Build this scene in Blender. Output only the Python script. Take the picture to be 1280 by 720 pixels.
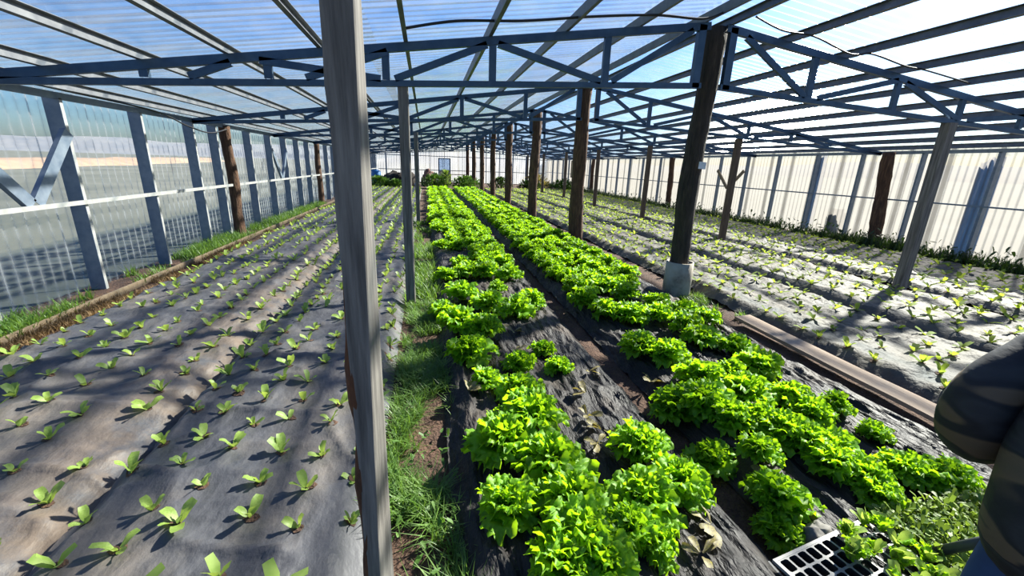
import bpy, math, random
import numpy as np
from mathutils import Vector, Matrix

for _o in list(bpy.data.objects):
    bpy.data.objects.remove(_o)
SC = bpy.context.scene
COL = SC.collection
R = math.radians

# ------------------------------------------------------------------ camera
CAM_H = 1.55
F_PX = 520.48
YAW, PITCH, ROLL = 0.205682, 0.286260, -0.0334494

def cam_axes():
    cy, sy, cp, sp = math.cos(YAW), math.sin(YAW), math.cos(PITCH), math.sin(PITCH)
    fwd = Vector((sy * cp, cy * cp, -sp))
    right = Vector((cy, -sy, 0))
    down = fwd.cross(right)
    c, s = math.cos(ROLL), math.sin(ROLL)
    return c * right + s * down, -s * right + c * down, fwd

RX, DN, FW = cam_axes()
cd = bpy.data.cameras.new('camera')
cd.sensor_width = 36.0
cd.lens = F_PX / 1280 * 36.0
cd.clip_start = 0.02
cd.clip_end = 2000
cam = bpy.data.objects.new('camera', cd)
COL.objects.link(cam)
M = Matrix.Identity(4)
for i in range(3):
    M[i][0] = RX[i]; M[i][1] = -DN[i]; M[i][2] = -FW[i]
M[2][3] = CAM_H
cam.matrix_world = M
SC.camera = cam

# ------------------------------------------------------------------ sky, sun, exposure
SUN_AZ, SUN_EL = 62.0, 36.0          # degrees from +Y towards +X, and above the horizon
world = bpy.data.worlds.new('sky')
SC.world = world
world.use_nodes = True
wn = world.node_tree.nodes
wl = world.node_tree.links
sky = wn.new('ShaderNodeTexSky')
sky.sky_type = 'NISHITA'
sky.sun_disc = False
sky.sun_elevation = R(SUN_EL)
sky.sun_rotation = R(SUN_AZ)
sky.air_density = 1.0
sky.dust_density = 1.3
sky.ozone_density = 4.0
bg = wn['Background']
bg.inputs['Strength'].default_value = 0.195
hs = wn.new('ShaderNodeHueSaturation')
hs.inputs['Saturation'].default_value = 1.38
wl.new(sky.outputs['Color'], hs.inputs['Color'])
tn = wn.new('ShaderNodeMix'); tn.data_type = 'RGBA'; tn.blend_type = 'MULTIPLY'
tn.inputs[0].default_value = 1.0
tn.inputs[7].default_value = (0.88, 1.0, 1.14, 1)
wl.new(hs.outputs['Color'], tn.inputs[6])
wl.new(tn.outputs[2], bg.inputs['Color'])
sd = bpy.data.lights.new('sun', 'SUN')
sd.energy = 24.0
sd.angle = R(1.6)
sd.color = (1.0, 0.93, 0.80)
sun = bpy.data.objects.new('sun', sd)
COL.objects.link(sun)
_d = Vector((math.sin(R(SUN_AZ)) * math.cos(R(SUN_EL)), math.cos(R(SUN_AZ)) * math.cos(R(SUN_EL)), math.sin(R(SUN_EL))))
sun.rotation_euler = (-_d).to_track_quat('-Z', 'Y').to_euler()
sun.location = (20, 10, 20)
SC.view_settings.view_transform = 'Standard'
SC.view_settings.look = 'None'
SC.view_settings.exposure = -0.2
SC.view_settings.gamma = 1.0
SC.view_settings.use_curve_mapping = False
SC.cycles.max_bounces = 10
SC.cycles.transparent_max_bounces = 24
SC.cycles.sample_clamp_indirect = 6.0

# ------------------------------------------------------------------ helpers
def tag(o, label=None, cat=None, group=None, kind=None):
    if label: o['label'] = label
    if cat: o['category'] = cat
    if group: o['group'] = group
    if kind: o['kind'] = kind
    return o

def empty(name, loc=(0, 0, 0), parent=None):
    o = bpy.data.objects.new(name, None)
    o.empty_display_size = 0.1
    COL.objects.link(o)
    o.location = loc
    if parent: o.parent = parent
    return o

def link_mesh(name, me, parent=None, loc=None):
    o = bpy.data.objects.new(name, me)
    COL.objects.link(o)
    if parent is not None: o.parent = parent
    if loc is not None: o.location = loc
    return o

class MB:
    def __init__(s):
        s.v = []; s.f = []; s.sm = []
    def add(s, vs, fs, smooth=False):
        b = len(s.v)
        s.v += [tuple(q) for q in vs]
        for f in fs:
            s.f.append(tuple(i + b for i in f)); s.sm.append(smooth)
    def box(s, a, b):
        x0, y0, z0 = a; x1, y1, z1 = b
        s.add([(x0,y0,z0),(x1,y0,z0),(x1,y1,z0),(x0,y1,z0),(x0,y0,z1),(x1,y0,z1),(x1,y1,z1),(x0,y1,z1)],
              [(3,2,1,0),(4,5,6,7),(0,1,5,4),(1,2,6,5),(2,3,7,6),(3,0,4,7)])
    def extrude(s, prof, p0, p1, a, b):
        """profile points (u,v) along unit vectors a,b swept from p0 to p1"""
        p0 = Vector(p0); p1 = Vector(p1); n = len(prof)
        vs = [p0 + a * u + b * v for u, v in prof] + [p1 + a * u + b * v for u, v in prof]
        fs = [(i, (i + 1) % n, (i + 1) % n + n, i + n) for i in range(n)]
        fs += [tuple(range(n - 1, -1, -1)), tuple(range(n, 2 * n))]
        s.add(vs, fs)
    def channel(s, p0, p1, w, d, side, t=0.006):
        """C section: web of height w perpendicular to 'side', flanges of depth d along 'side'"""
        p0 = Vector(p0); p1 = Vector(p1); ax = (p1 - p0).normalized()
        b = Vector(side); b = (b - ax * b.dot(ax)).normalized()
        a = ax.cross(b).normalized()
        h = w / 2
        prof = [(-h,0),(-h,d),(-h+t,d),(-h+t,t),(h-t,t),(h-t,d),(h,d),(h,0)]
        s.extrude(prof, p0, p1, a, b)
    def bar(s, p0, p1, w, d, side):
        p0 = Vector(p0); p1 = Vector(p1); ax = (p1 - p0).normalized()
        b = Vector(side); b = (b - ax * b.dot(ax)).normalized()
        a = ax.cross(b).normalized()
        s.extrude([(-w/2,-d/2),(-w/2,d/2),(w/2,d/2),(w/2,-d/2)], p0, p1, a, b)
    def tube(s, pts, rad, n=8, caps=True, wob=None):
        pts = [Vector(p) for p in pts]
        if not hasattr(rad, '__len__'): rad = [rad] * len(pts)
        rings = []; up = None
        for i, p in enumerate(pts):
            t = (pts[min(i+1, len(pts)-1)] - pts[max(i-1, 0)]).normalized()
            if up is None:
                up = Vector((1,0,0)) if abs(t.x) < 0.8 else Vector((0,1,0))
            a = (up - t * up.dot(t)).normalized(); up = a; b = t.cross(a)
            rings.append([p + (a * math.cos(2*math.pi*k/n) + b * math.sin(2*math.pi*k/n)) * rad[i] * (wob(i, k) if wob else 1) for k in range(n)])
        vs = [q for r in rings for q in r]
        fs = []
        for i in range(len(pts)-1):
            for k in range(n):
                fs.append((i*n+k, i*n+(k+1)%n, (i+1)*n+(k+1)%n, (i+1)*n+k))
        b0 = len(s.v)
        s.add(vs, fs, True)
        if caps:
            s.f.append(tuple(b0 + k for k in range(n-1,-1,-1))); s.sm.append(False)
            e = b0 + (len(pts)-1)*n
            s.f.append(tuple(e + k for k in range(n))); s.sm.append(False)
    def mesh(s, name, mat):
        me = bpy.data.meshes.new(name)
        me.from_pydata(s.v, [], s.f)
        me.polygons.foreach_set('use_smooth', s.sm)
        if mat: me.materials.append(mat)
        me.update()
        return me
    def build(s, name, mat, parent=None, loc=None):
        return link_mesh(name, s.mesh(name, mat), parent, loc)

def np_mesh(name, V, F, mat, smooth=True):
    """V (n,3) and F (m,k) numpy arrays to one mesh"""
    V = np.asarray(V, dtype=np.float32); F = np.asarray(F, dtype=np.int32)
    me = bpy.data.meshes.new(name)
    k = F.shape[1]
    me.vertices.add(len(V)); me.vertices.foreach_set('co', V.ravel())
    me.loops.add(F.size); me.loops.foreach_set('vertex_index', F.ravel())
    me.polygons.add(len(F))
    me.polygons.foreach_set('loop_start', np.arange(0, F.size, k, dtype=np.int32))
    me.polygons.foreach_set('loop_total', np.full(len(F), k, dtype=np.int32))
    me.polygons.foreach_set('use_smooth', np.full(len(F), smooth, dtype=bool))
    if mat: me.materials.append(mat)
    me.update(calc_edges=True)
    me.validate()
    return me

def grid_faces(nu, nv):
    i = np.arange(nu * nv).reshape(nu, nv)
    return np.stack([i[:-1,:-1], i[1:,:-1], i[1:,1:], i[:-1,1:]], -1).reshape(-1, 4)

def vnoise(x, y, seed=0):
    x = np.asarray(x, float); y = np.asarray(y, float)
    xi = np.floor(x); yi = np.floor(y); fx = x - xi; fy = y - yi
    fx = fx*fx*(3-2*fx); fy = fy*fy*(3-2*fy)
    def h(a, b):
        v = np.sin(a*127.1 + b*311.7 + seed*74.7) * 43758.5453
        return v - np.floor(v)
    return (h(xi,yi)*(1-fx) + h(xi+1,yi)*fx)*(1-fy) + (h(xi,yi+1)*(1-fx) + h(xi+1,yi+1)*fx)*fy

def fbm(x, y, oct=3, seed=0):
    s = 0; a = 0.5
    for k in range(oct):
        s = s + a*(vnoise(x, y, seed + k) - 0.5); x = x*2.03; y = y*2.03; a *= 0.5
    return s

# ------------------------------------------------------------------ materials
def new_mat(name):
    m = bpy.data.materials.new(name); m.use_nodes = True
    nt = m.node_tree
    return m, nt, nt.nodes, nt.links, nt.nodes['Principled BSDF']

ALB = 0.72                                  # overall reflectance level of the surfaces
def ramp(nd, stops, k=None):
    k = ALB if k is None else k
    r = nd.new('ShaderNodeValToRGB')
    e = r.color_ramp.elements
    while len(e) < len(stops): e.new(0.5)
    for q, (p, c) in zip(e, stops):
        q.position = p; q.color = (*[v*k for v in c], 1)
    return r

def noise_mat(name, stops, scale=5, detail=6, rough=0.8, metal=0.0, stretch=(1,1,1), bump=0.0, bscale=30, bdist=0.01, spec=None, rough_var=None, coords='Object', bstretch=None, distortion=0.0):
    m, nt, nd, lk, b = new_mat(name)
    tc = nd.new('ShaderNodeTexCoord')
    mp = nd.new('ShaderNodeMapping'); mp.inputs['Scale'].default_value = stretch
    lk.new(tc.outputs[coords], mp.inputs['Vector'])
    n = nd.new('ShaderNodeTexNoise'); n.inputs['Scale'].default_value = scale; n.inputs['Detail'].default_value = detail
    n.inputs['Roughness'].default_value = 0.62; n.inputs['Distortion'].default_value = distortion
    lk.new(mp.outputs['Vector'], n.inputs['Vector'])
    r = ramp(nd, stops)
    lk.new(n.outputs['Fac'], r.inputs['Fac'])
    lk.new(r.outputs['Color'], b.inputs['Base Color'])
    b.inputs['Roughness'].default_value = rough
    b.inputs['Metallic'].default_value = metal
    if spec is not None: b.inputs['Specular IOR Level'].default_value = spec
    if rough_var:
        mr = nd.new('ShaderNodeMapRange')
        mr.inputs['To Min'].default_value = rough_var[0]; mr.inputs['To Max'].default_value = rough_var[1]
        lk.new(n.outputs['Fac'], mr.inputs['Value']); lk.new(mr.outputs['Result'], b.inputs['Roughness'])
    if bump:
        mp2 = nd.new('ShaderNodeMapping'); mp2.inputs['Scale'].default_value = bstretch or stretch
        lk.new(tc.outputs[coords], mp2.inputs['Vector'])
        n2 = nd.new('ShaderNodeTexNoise'); n2.inputs['Scale'].default_value = bscale; n2.inputs['Detail'].default_value = 5
        lk.new(mp2.outputs['Vector'], n2.inputs['Vector'])
        bp = nd.new('ShaderNodeBump'); bp.inputs['Strength'].default_value = bump; bp.inputs['Distance'].default_value = bdist
        lk.new(n2.outputs['Fac'], bp.inputs['Height']); lk.new(bp.outputs['Normal'], b.inputs['Normal'])
    return m

def sheet_mat(name, clear, milky, tint=(0.93,0.96,1.0), gloss_rough=0.18, dirt=0.25, milk_col=(0.93,0.93,0.9), wave_shade=0.05):
    """weathered corrugated plastic: clear + milky (translucent) + a glossy skin"""
    m, nt, nd, lk, b = new_mat(name)
    nd.remove(b)
    out = nd['Material Output']
    tc = nd.new('ShaderNodeTexCoord')
    n = nd.new('ShaderNodeTexNoise'); n.inputs['Scale'].default_value = 1.3; n.inputs['Detail'].default_value = 7
    n.inputs['Roughness'].default_value = 0.7
    lk.new(tc.outputs['Object'], n.inputs['Vector'])
    mr = nd.new('ShaderNodeMapRange'); mr.inputs['From Min'].default_value = 0.3; mr.inputs['From Max'].default_value = 0.75
    mr.inputs['To Min'].default_value = max(0.0, milky - dirt*0.5); mr.inputs['To Max'].default_value = min(1.0, milky + dirt)
    lk.new(n.outputs['Fac'], mr.inputs['Value'])
    # one milkier stripe per wave: corrugation shading put into the colour
    sx = nd.new('ShaderNodeSeparateXYZ'); lk.new(tc.outputs['Object'], sx.inputs[0])
    mm = nd.new('ShaderNodeMath'); mm.operation = 'MULTIPLY'; mm.inputs[1].default_value = 2*math.pi/0.13
    sn = nd.new('ShaderNodeMath'); sn.operation = 'SINE'
    lk.new(sx.outputs['X'], mm.inputs[0]); lk.new(mm.outputs[0], sn.inputs[0])
    ma = nd.new('ShaderNodeMath'); ma.operation = 'MULTIPLY_ADD'; ma.use_clamp = True; ma.inputs[1].default_value = wave_shade
    lk.new(sn.outputs[0], ma.inputs[0]); lk.new(mr.outputs['Result'], ma.inputs[2])
    tr = nd.new('ShaderNodeBsdfTransparent'); tr.inputs['Color'].default_value = (*[c*clear for c in tint], 1)
    tl = nd.new('ShaderNodeBsdfTranslucent'); tl.inputs['Color'].default_value = (*[c*0.72 for c in milk_col], 1)
    df = nd.new('ShaderNodeBsdfDiffuse'); df.inputs['Color'].default_value = (*[c*0.6 for c in milk_col], 1)
    mk = nd.new('ShaderNodeMixShader'); mk.inputs[0].default_value = 0.3
    lk.new(tl.outputs[0], mk.inputs[1]); lk.new(df.outputs[0], mk.inputs[2])
    mx = nd.new('ShaderNodeMixShader')
    lk.new(ma.outputs[0], mx.inputs[0]); lk.new(tr.outputs[0], mx.inputs[1]); lk.new(mk.outputs[0], mx.inputs[2])
    gl = nd.new('ShaderNodeBsdfGlossy'); gl.inputs['Roughness'].default_value = gloss_rough
    fr = nd.new('ShaderNodeFresnel'); fr.inputs['IOR'].default_value = 1.45
    ml = nd.new('ShaderNodeMath'); ml.operation = 'MULTIPLY'; ml.inputs[1].default_value = 0.195
    lk.new(fr.outputs[0], ml.inputs[0])
    mg = nd.new('ShaderNodeMixShader')
    lk.new(ml.outputs[0], mg.inputs[0]); lk.new(mx.outputs[0], mg.inputs[1]); lk.new(gl.outputs[0], mg.inputs[2])
    lk.new(mg.outputs[0], out.inputs['Surface'])
    return m

def leaf_mat(name, stops, scale, trans=0.45, trans_col=(0.4,0.75,0.03), rough=0.4):
    m, nt, nd, lk, b = new_mat(name)
    tc = nd.new('ShaderNodeTexCoord')
    n = nd.new('ShaderNodeTexNoise'); n.inputs['Scale'].default_value = scale; n.inputs['Detail'].default_value = 3
    oi = nd.new('ShaderNodeObjectInfo')
    ad = nd.new('ShaderNodeVectorMath'); ad.operation = 'ADD'
    lk.new(tc.outputs['Object'], ad.inputs[0]); lk.new(oi.outputs['Random'], ad.inputs[1])
    lk.new(ad.outputs[0], n.inputs['Vector'])
    r = ramp(nd, stops)
    lk.new(n.outputs['Fac'], r.inputs['Fac'])
    lk.new(r.outputs['Color'], b.inputs['Base Color'])
    b.inputs['Roughness'].default_value = rough
    tl = nd.new('ShaderNodeBsdfTranslucent'); tl.inputs['Color'].default_value = (*[v*ALB for v in trans_col], 1)
    mx = nd.new('ShaderNodeMixShader'); mx.inputs[0].default_value = trans
    lk.new(b.outputs[0], mx.inputs[1]); lk.new(tl.outputs[0], mx.inputs[2])
    lk.new(mx.outputs[0], nd['Material Output'].inputs['Surface'])
    return m

M_ROOF = sheet_mat('clear_corrugated_roofing', 0.96, 0.05, dirt=0.10, tint=(0.9,0.96,1.0), wave_shade=0.04)
M_WALLL = sheet_mat('weathered_clear_corrugated_sheet', 0.9, 0.20, dirt=0.30, milk_col=(0.85,0.87,0.86), wave_shade=0.16)
M_WALLE = sheet_mat('milky_end_sheet', 0.85, 0.7, dirt=0.15, milk_col=(0.85,0.85,0.84), wave_shade=0.05)
M_WALLR = sheet_mat('milky_sun_glow_sheet', 0.8, 0.72, dirt=0.15, milk_col=(0.36,0.352,0.333), wave_shade=0.06)  # same sheet as the left wall; sun glow put into its milkier mix
M_STEEL = noise_mat('galvanised_steel', [(0.3,(0.05,0.095,0.16)),(0.7,(0.10,0.165,0.245))], 7, 5, 0.42, 0.6, bump=0.1, rough_var=(0.35,0.55))  # blue of the reflected sky is tinted into the base colour
M_STEELW = noise_mat('galvanised_steel_dull', [(0.3,(0.16,0.22,0.31)),(0.7,(0.30,0.36,0.44))], 9, 5, 0.5, 0.45, rough_var=(0.4,0.6))  # paler steel, sky reflection also put into its blue base
M_PURLIN = noise_mat('dull_galvanised_purlin', [(0.3,(0.13,0.14,0.16)),(0.7,(0.25,0.26,0.27))], 7, 5, 0.5, 0.35)
M_RAIL = noise_mat('pale_galvanised_angle', [(0.3,(0.42,0.42,0.41)),(0.7,(0.62,0.62,0.6))], 9, 4, 0.5, 0.3)
M_LOG = noise_mat('bark_log', [(0.25,(0.035,0.018,0.010)),(0.5,(0.13,0.062,0.032)),(0.75,(0.28,0.16,0.085))], 9, 8, 0.9, stretch=(3,3,0.5), bump=0.9, bscale=22, bdist=0.03, distortion=0.6)
M_LOGD = noise_mat('dark_bark_log', [(0.3,(0.018,0.014,0.011)),(0.6,(0.07,0.05,0.035)),(0.8,(0.16,0.13,0.10))], 8, 8, 0.92, stretch=(3,3,0.5), bump=0.9, bscale=20, bdist=0.03)
M_TIMBER = noise_mat('weathered_grey_timber', [(0.25,(0.06,0.052,0.046)),(0.46,(0.17,0.155,0.14)),(0.75,(0.36,0.33,0.29))], 11, 9, 0.82, stretch=(4,4,0.25), bump=0.5, bscale=26, bdist=0.006)
M_TIMBERB = noise_mat('brown_timber_post', [(0.25,(0.06,0.04,0.028)),(0.55,(0.16,0.11,0.075)),(0.8,(0.27,0.2,0.14))], 11, 8, 0.85, stretch=(4,4,0.3), bump=0.5, bscale=26, bdist=0.006)
M_BARK = noise_mat('reddish_bark_edge', [(0.3,(0.05,0.018,0.008)),(0.6,(0.20,0.075,0.03)),(0.8,(0.33,0.16,0.08))], 14, 8, 0.9, stretch=(2,2,0.5), bump=0.9, bscale=40, bdist=0.01)
M_PLANK = noise_mat('pale_wooden_plank', [(0.25,(0.32,0.22,0.14)),(0.6,(0.52,0.37,0.25)),(0.8,(0.64,0.48,0.34))], 8, 8, 0.8, stretch=(6,0.4,6), bump=0.4, bscale=30, bdist=0.004)
M_SOIL = noise_mat('reddish_soil', [(0.25,(0.035,0.018,0.011)),(0.55,(0.11,0.055,0.032)),(0.8,(0.20,0.115,0.07))], 6, 10, 0.95, bump=1.0, bscale=45, bdist=0.03)
M_FILM_L = noise_mat('dusty_black_mulch_film', [(0.28,(0.050,0.052,0.062)),(0.48,(0.095,0.095,0.105)),(0.62,(0.15,0.135,0.125)),(0.8,(0.26,0.21,0.165))], 1.6, 10, 0.5, stretch=(1.2,0.8,1), bump=0.6, bscale=10, bdist=0.03, rough_var=(0.45,0.68), spec=0.3)
def add_seam_dirt(mat):
    nt = mat.node_tree; nd = nt.nodes; lk = nt.links; b = nd['Principled BSDF']
    src = b.inputs['Base Color'].links[0].from_socket
    tc = nd.new('ShaderNodeTexCoord'); sx = nd.new('ShaderNodeSeparateXYZ'); lk.new(tc.outputs['Object'], sx.inputs[0])
    n = nd.new('ShaderNodeTexNoise'); n.inputs['Scale'].default_value = 3.5; n.inputs['Detail'].default_value = 8; n.inputs['Roughness'].default_value = 0.7
    lk.new(tc.outputs['Object'], n.inputs['Vector'])
    r1 = ramp(nd, [(0.0,(0,0,0)),(0.45,(0.7,0.7,0.7)),(0.62,(1,1,1)),(0.66,(0,0,0))], 1.0)
    mr = nd.new('ShaderNodeMapRange'); mr.inputs['From Min'].default_value = -2.25; mr.inputs['From Max'].default_value = -1.1
    lk.new(sx.outputs['X'], mr.inputs['Value']); lk.new(mr.outputs['Result'], r1.inputs['Fac'])
    r2 = ramp(nd, [(0.38,(0,0,0)),(0.58,(1,1,1))], 1.0); lk.new(n.outputs['Fac'], r2.inputs['Fac'])
    mu = nd.new('ShaderNodeMath'); mu.operation = 'MULTIPLY'
    lk.new(r1.outputs['Color'], mu.inputs[0]); lk.new(r2.outputs['Color'], mu.inputs[1])
    mx = nd.new('ShaderNodeMix'); mx.data_type = 'RGBA'
    lk.new(mu.outputs[0], mx.inputs[0]); lk.new(src, mx.inputs[6]); mx.inputs[7].default_value = (0.145,0.11,0.082,1)
    lk.new(mx.outputs[2], b.inputs['Base Color'])
add_seam_dirt(M_FILM_L)
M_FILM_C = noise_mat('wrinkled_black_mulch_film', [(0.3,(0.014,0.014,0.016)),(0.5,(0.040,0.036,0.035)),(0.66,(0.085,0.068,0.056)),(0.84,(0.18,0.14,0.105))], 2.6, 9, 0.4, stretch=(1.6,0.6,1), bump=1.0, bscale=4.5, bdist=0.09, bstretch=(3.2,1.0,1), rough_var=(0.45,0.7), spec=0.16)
M_FILM_R = noise_mat('dusty_mulch_film_sun_tinted', [(0.28,(0.07,0.064,0.055)),(0.5,(0.14,0.127,0.105)),(0.8,(0.23,0.20,0.16))], 1.8, 9, 0.5, bump=0.8, bscale=11, bdist=0.04, rough_var=(0.55,0.78), spec=0.14)  # same film as the left beds, sun glare put into its paler tone
M_GRASS = leaf_mat('grass_blades', [(0.3,(0.055,0.14,0.02)),(0.7,(0.20,0.36,0.055))], 9, 0.35, (0.30,0.52,0.05), 0.5)
M_DRY = leaf_mat('dry_grass', [(0.3,(0.20,0.11,0.04)),(0.7,(0.40,0.26,0.11))], 3, 0.25, (0.4,0.25,0.08), 0.7)
M_WEED = leaf_mat('yellow_green_weed', [(0.3,(0.10,0.20,0.02)),(0.7,(0.30,0.42,0.06))], 5, 0.35, (0.35,0.5,0.05), 0.55)
M_DWEED = leaf_mat('dark_weed', [(0.3,(0.012,0.032,0.008)),(0.7,(0.05,0.10,0.02))], 5, 0.3, (0.08,0.16,0.02), 0.6)
M_LETT = leaf_mat('frilly_lettuce_leaf', [(0.3,(0.11,0.34,0.006)),(0.5,(0.23,0.52,0.012)),(0.72,(0.43,0.69,0.03))], 9, 0.50, (0.53,0.90,0.015), 0.55)
M_SEED = leaf_mat('seedling_leaf', [(0.3,(0.24,0.42,0.05)),(0.7,(0.48,0.64,0.16))], 18, 0.4, (0.6,0.78,0.12), 0.5)
M_SEEDR = leaf_mat('right_bed_seedling_leaf', [(0.3,(0.16,0.30,0.02)),(0.7,(0.40,0.54,0.07))], 18, 0.45, (0.6,0.75,0.08), 0.8)  # deeper, yellower green for the seedlings of the right beds
M_WILT = leaf_mat('wilted_leaf', [(0.3,(0.10,0.07,0.035)),(0.5,(0.24,0.20,0.09)),(0.75,(0.46,0.40,0.05))], 12, 0.25, (0.5,0.4,0.08), 0.6)
M_CONC = noise_mat('stained_pale_pipe', [(0.3,(0.20,0.15,0.10)),(0.5,(0.46,0.40,0.30)),(0.8,(0.58,0.52,0.42))], 5, 8, 0.75, bump=0.4, bscale=30, bdist=0.005)
M_CABLE = noise_mat('black_cable', [(0.3,(0.008,0.008,0.012)),(0.7,(0.02,0.02,0.025))], 5, 2, 0.5)
M_WHITE = noise_mat('white_card', [(0.3,(0.75,0.8,0.85)),(0.7,(0.85,0.88,0.9))], 5, 2, 0.6)
M_BLUEP = noise_mat('blue_plastic', [(0.3,(0.01,0.13,0.42)),(0.7,(0.02,0.22,0.60))], 3, 3, 0.4)
M_TARP = leaf_mat('blue_tarp', [(0.3,(0.16,0.28,0.48)),(0.7,(0.26,0.42,0.64))], 4, 0.6, (0.22,0.42,0.70), 0.6)
M_GREY = noise_mat('grey_block', [(0.3,(0.2,0.2,0.2)),(0.7,(0.35,0.34,0.33))], 4, 4, 0.8)
M_TRAY = noise_mat('dusty_black_tray', [(0.35,(0.010,0.010,0.011)),(0.8,(0.03,0.03,0.03))], 9, 4, 0.55)
M_TRAYT = noise_mat('dusty_tray_rim', [(0.3,(0.20,0.195,0.19)),(0.7,(0.36,0.35,0.34))], 12, 4, 0.6)
M_STONE = noise_mat('river_stone', [(0.3,(0.13,0.12,0.11)),(0.7,(0.27,0.25,0.23))], 6, 5, 0.8, bump=0.3)
M_JACKET_STOPS = [(0.38,(0.005,0.007,0.012)),(0.45,(0.010,0.013,0.022)),(0.50,(0.022,0.026,0.034)),(0.53,(0.006,0.008,0.014)),(0.55,(0.008,0.010,0.016)),(0.57,(0.13,0.09,0.055)),(0.65,(0.11,0.08,0.05)),(0.67,(0.008,0.010,0.014))]
M_JACKET = noise_mat('dark_camouflage_jacket', M_JACKET_STOPS, 3.0, 1.5, 0.75, stretch=(0.7,0.7,2.2), bump=0.25, bscale=12, bdist=0.02, distortion=0.5)
M_JEANS = noise_mat('blue_denim', [(0.3,(0.012,0.04,0.13)),(0.7,(0.035,0.09,0.24))], 8, 6, 0.85, bump=0.2, bscale=60, bdist=0.004)
M_SKIN = noise_mat('skin', [(0.3,(0.42,0.24,0.17)),(0.7,(0.50,0.30,0.21))], 6, 3, 0.55)
M_HAIR = noise_mat('dark_hair', [(0.3,(0.012,0.009,0.007)),(0.7,(0.03,0.02,0.015))], 30, 4, 0.6)
M_BOOT = noise_mat('black_rubber_boot', [(0.3,(0.012,0.012,0.012)),(0.7,(0.03,0.03,0.03))], 6, 3, 0.5)
M_PIPE = noise_mat('dark_grey_pipe', [(0.3,(0.03,0.035,0.04)),(0.7,(0.06,0.065,0.075))], 6, 4, 0.5)
M_WOOD2 = noise_mat('light_wooden_brace', [(0.3,(0.24,0.17,0.10)),(0.7,(0.42,0.32,0.2))], 7, 6, 0.8, stretch=(3,3,0.6))
M_YEL = noise_mat('yellowed_sheet', [(0.3,(0.5,0.40,0.18)),(0.7,(0.66,0.55,0.30))], 4, 4, 0.7)
M_FIELD = noise_mat('outdoor_field', [(0.3,(0.075,0.09,0.07)),(0.55,(0.15,0.16,0.13)),(0.75,(0.25,0.25,0.21))], 0.12, 6, 0.95)
M_CLAY = noise_mat('orange_clay_bank', [(0.3,(0.34,0.22,0.14)),(0.7,(0.46,0.33,0.23))], 0.4, 5, 0.95)
M_HILL = noise_mat('hazy_hill', [(0.3,(0.17,0.20,0.24)),(0.7,(0.27,0.28,0.29))], 0.05, 5, 1.0)
M_RED = noise_mat('red_brown_heap', [(0.3,(0.16,0.06,0.04)),(0.7,(0.32,0.14,0.09))], 5, 5, 0.8)
M_DARKH = noise_mat('dark_compost', [(0.3,(0.012,0.010,0.008)),(0.7,(0.05,0.035,0.025))], 5, 6, 0.95, bump=0.8, bscale=15, bdist=0.05)
M_BUSH = leaf_mat('bush_leaf', [(0.3,(0.04,0.12,0.012)),(0.7,(0.14,0.28,0.03))], 4, 0.3, (0.2,0.4,0.04), 0.6)

# ------------------------------------------------------------------ layout numbers
XL, XR, XC = -3.78, 10.40, 3.13            # inner faces of the side walls, ridge line
Y0, Y1 = -1.6, 37.0
EAVE, RIDGE = 2.13, 3.10
ROWS = [4.55, 8.30, 12.2, 16.2, 20.2, 24.3, 28.3, 32.3]
HALF_L = XC - XL; HALF_R = XR - XC
def top_z(x):                               # upper edge of the truss top chord
    return RIDGE - (RIDGE - EAVE) * ((XC - x) / HALF_L if x < XC else (x - XC) / HALF_R)
def bot_z(x):
    return 2.47 - (2.47 - 2.09) * ((XC - x) / HALF_L if x < XC else (x - XC) / HALF_R)
PUR = 0.085                                 # purlin depth
def roof_z(x):
    return top_z(x) + PUR + 0.012
ORD = ['first','second','third','fourth','fifth','sixth','seventh','eighth','ninth','tenth','eleventh','twelfth','thirteenth','fourteenth','fifteenth','sixteenth','seventeenth','eighteenth','nineteenth','twentieth']
def ordw(i):
    if i < 20: return ORD[i]
    n = i + 1
    return '%d%s' % (n, {1:'st',2:'nd',3:'rd'}.get(n % 10, 'th') if not 10 < n % 100 < 14 else 'th')

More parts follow.
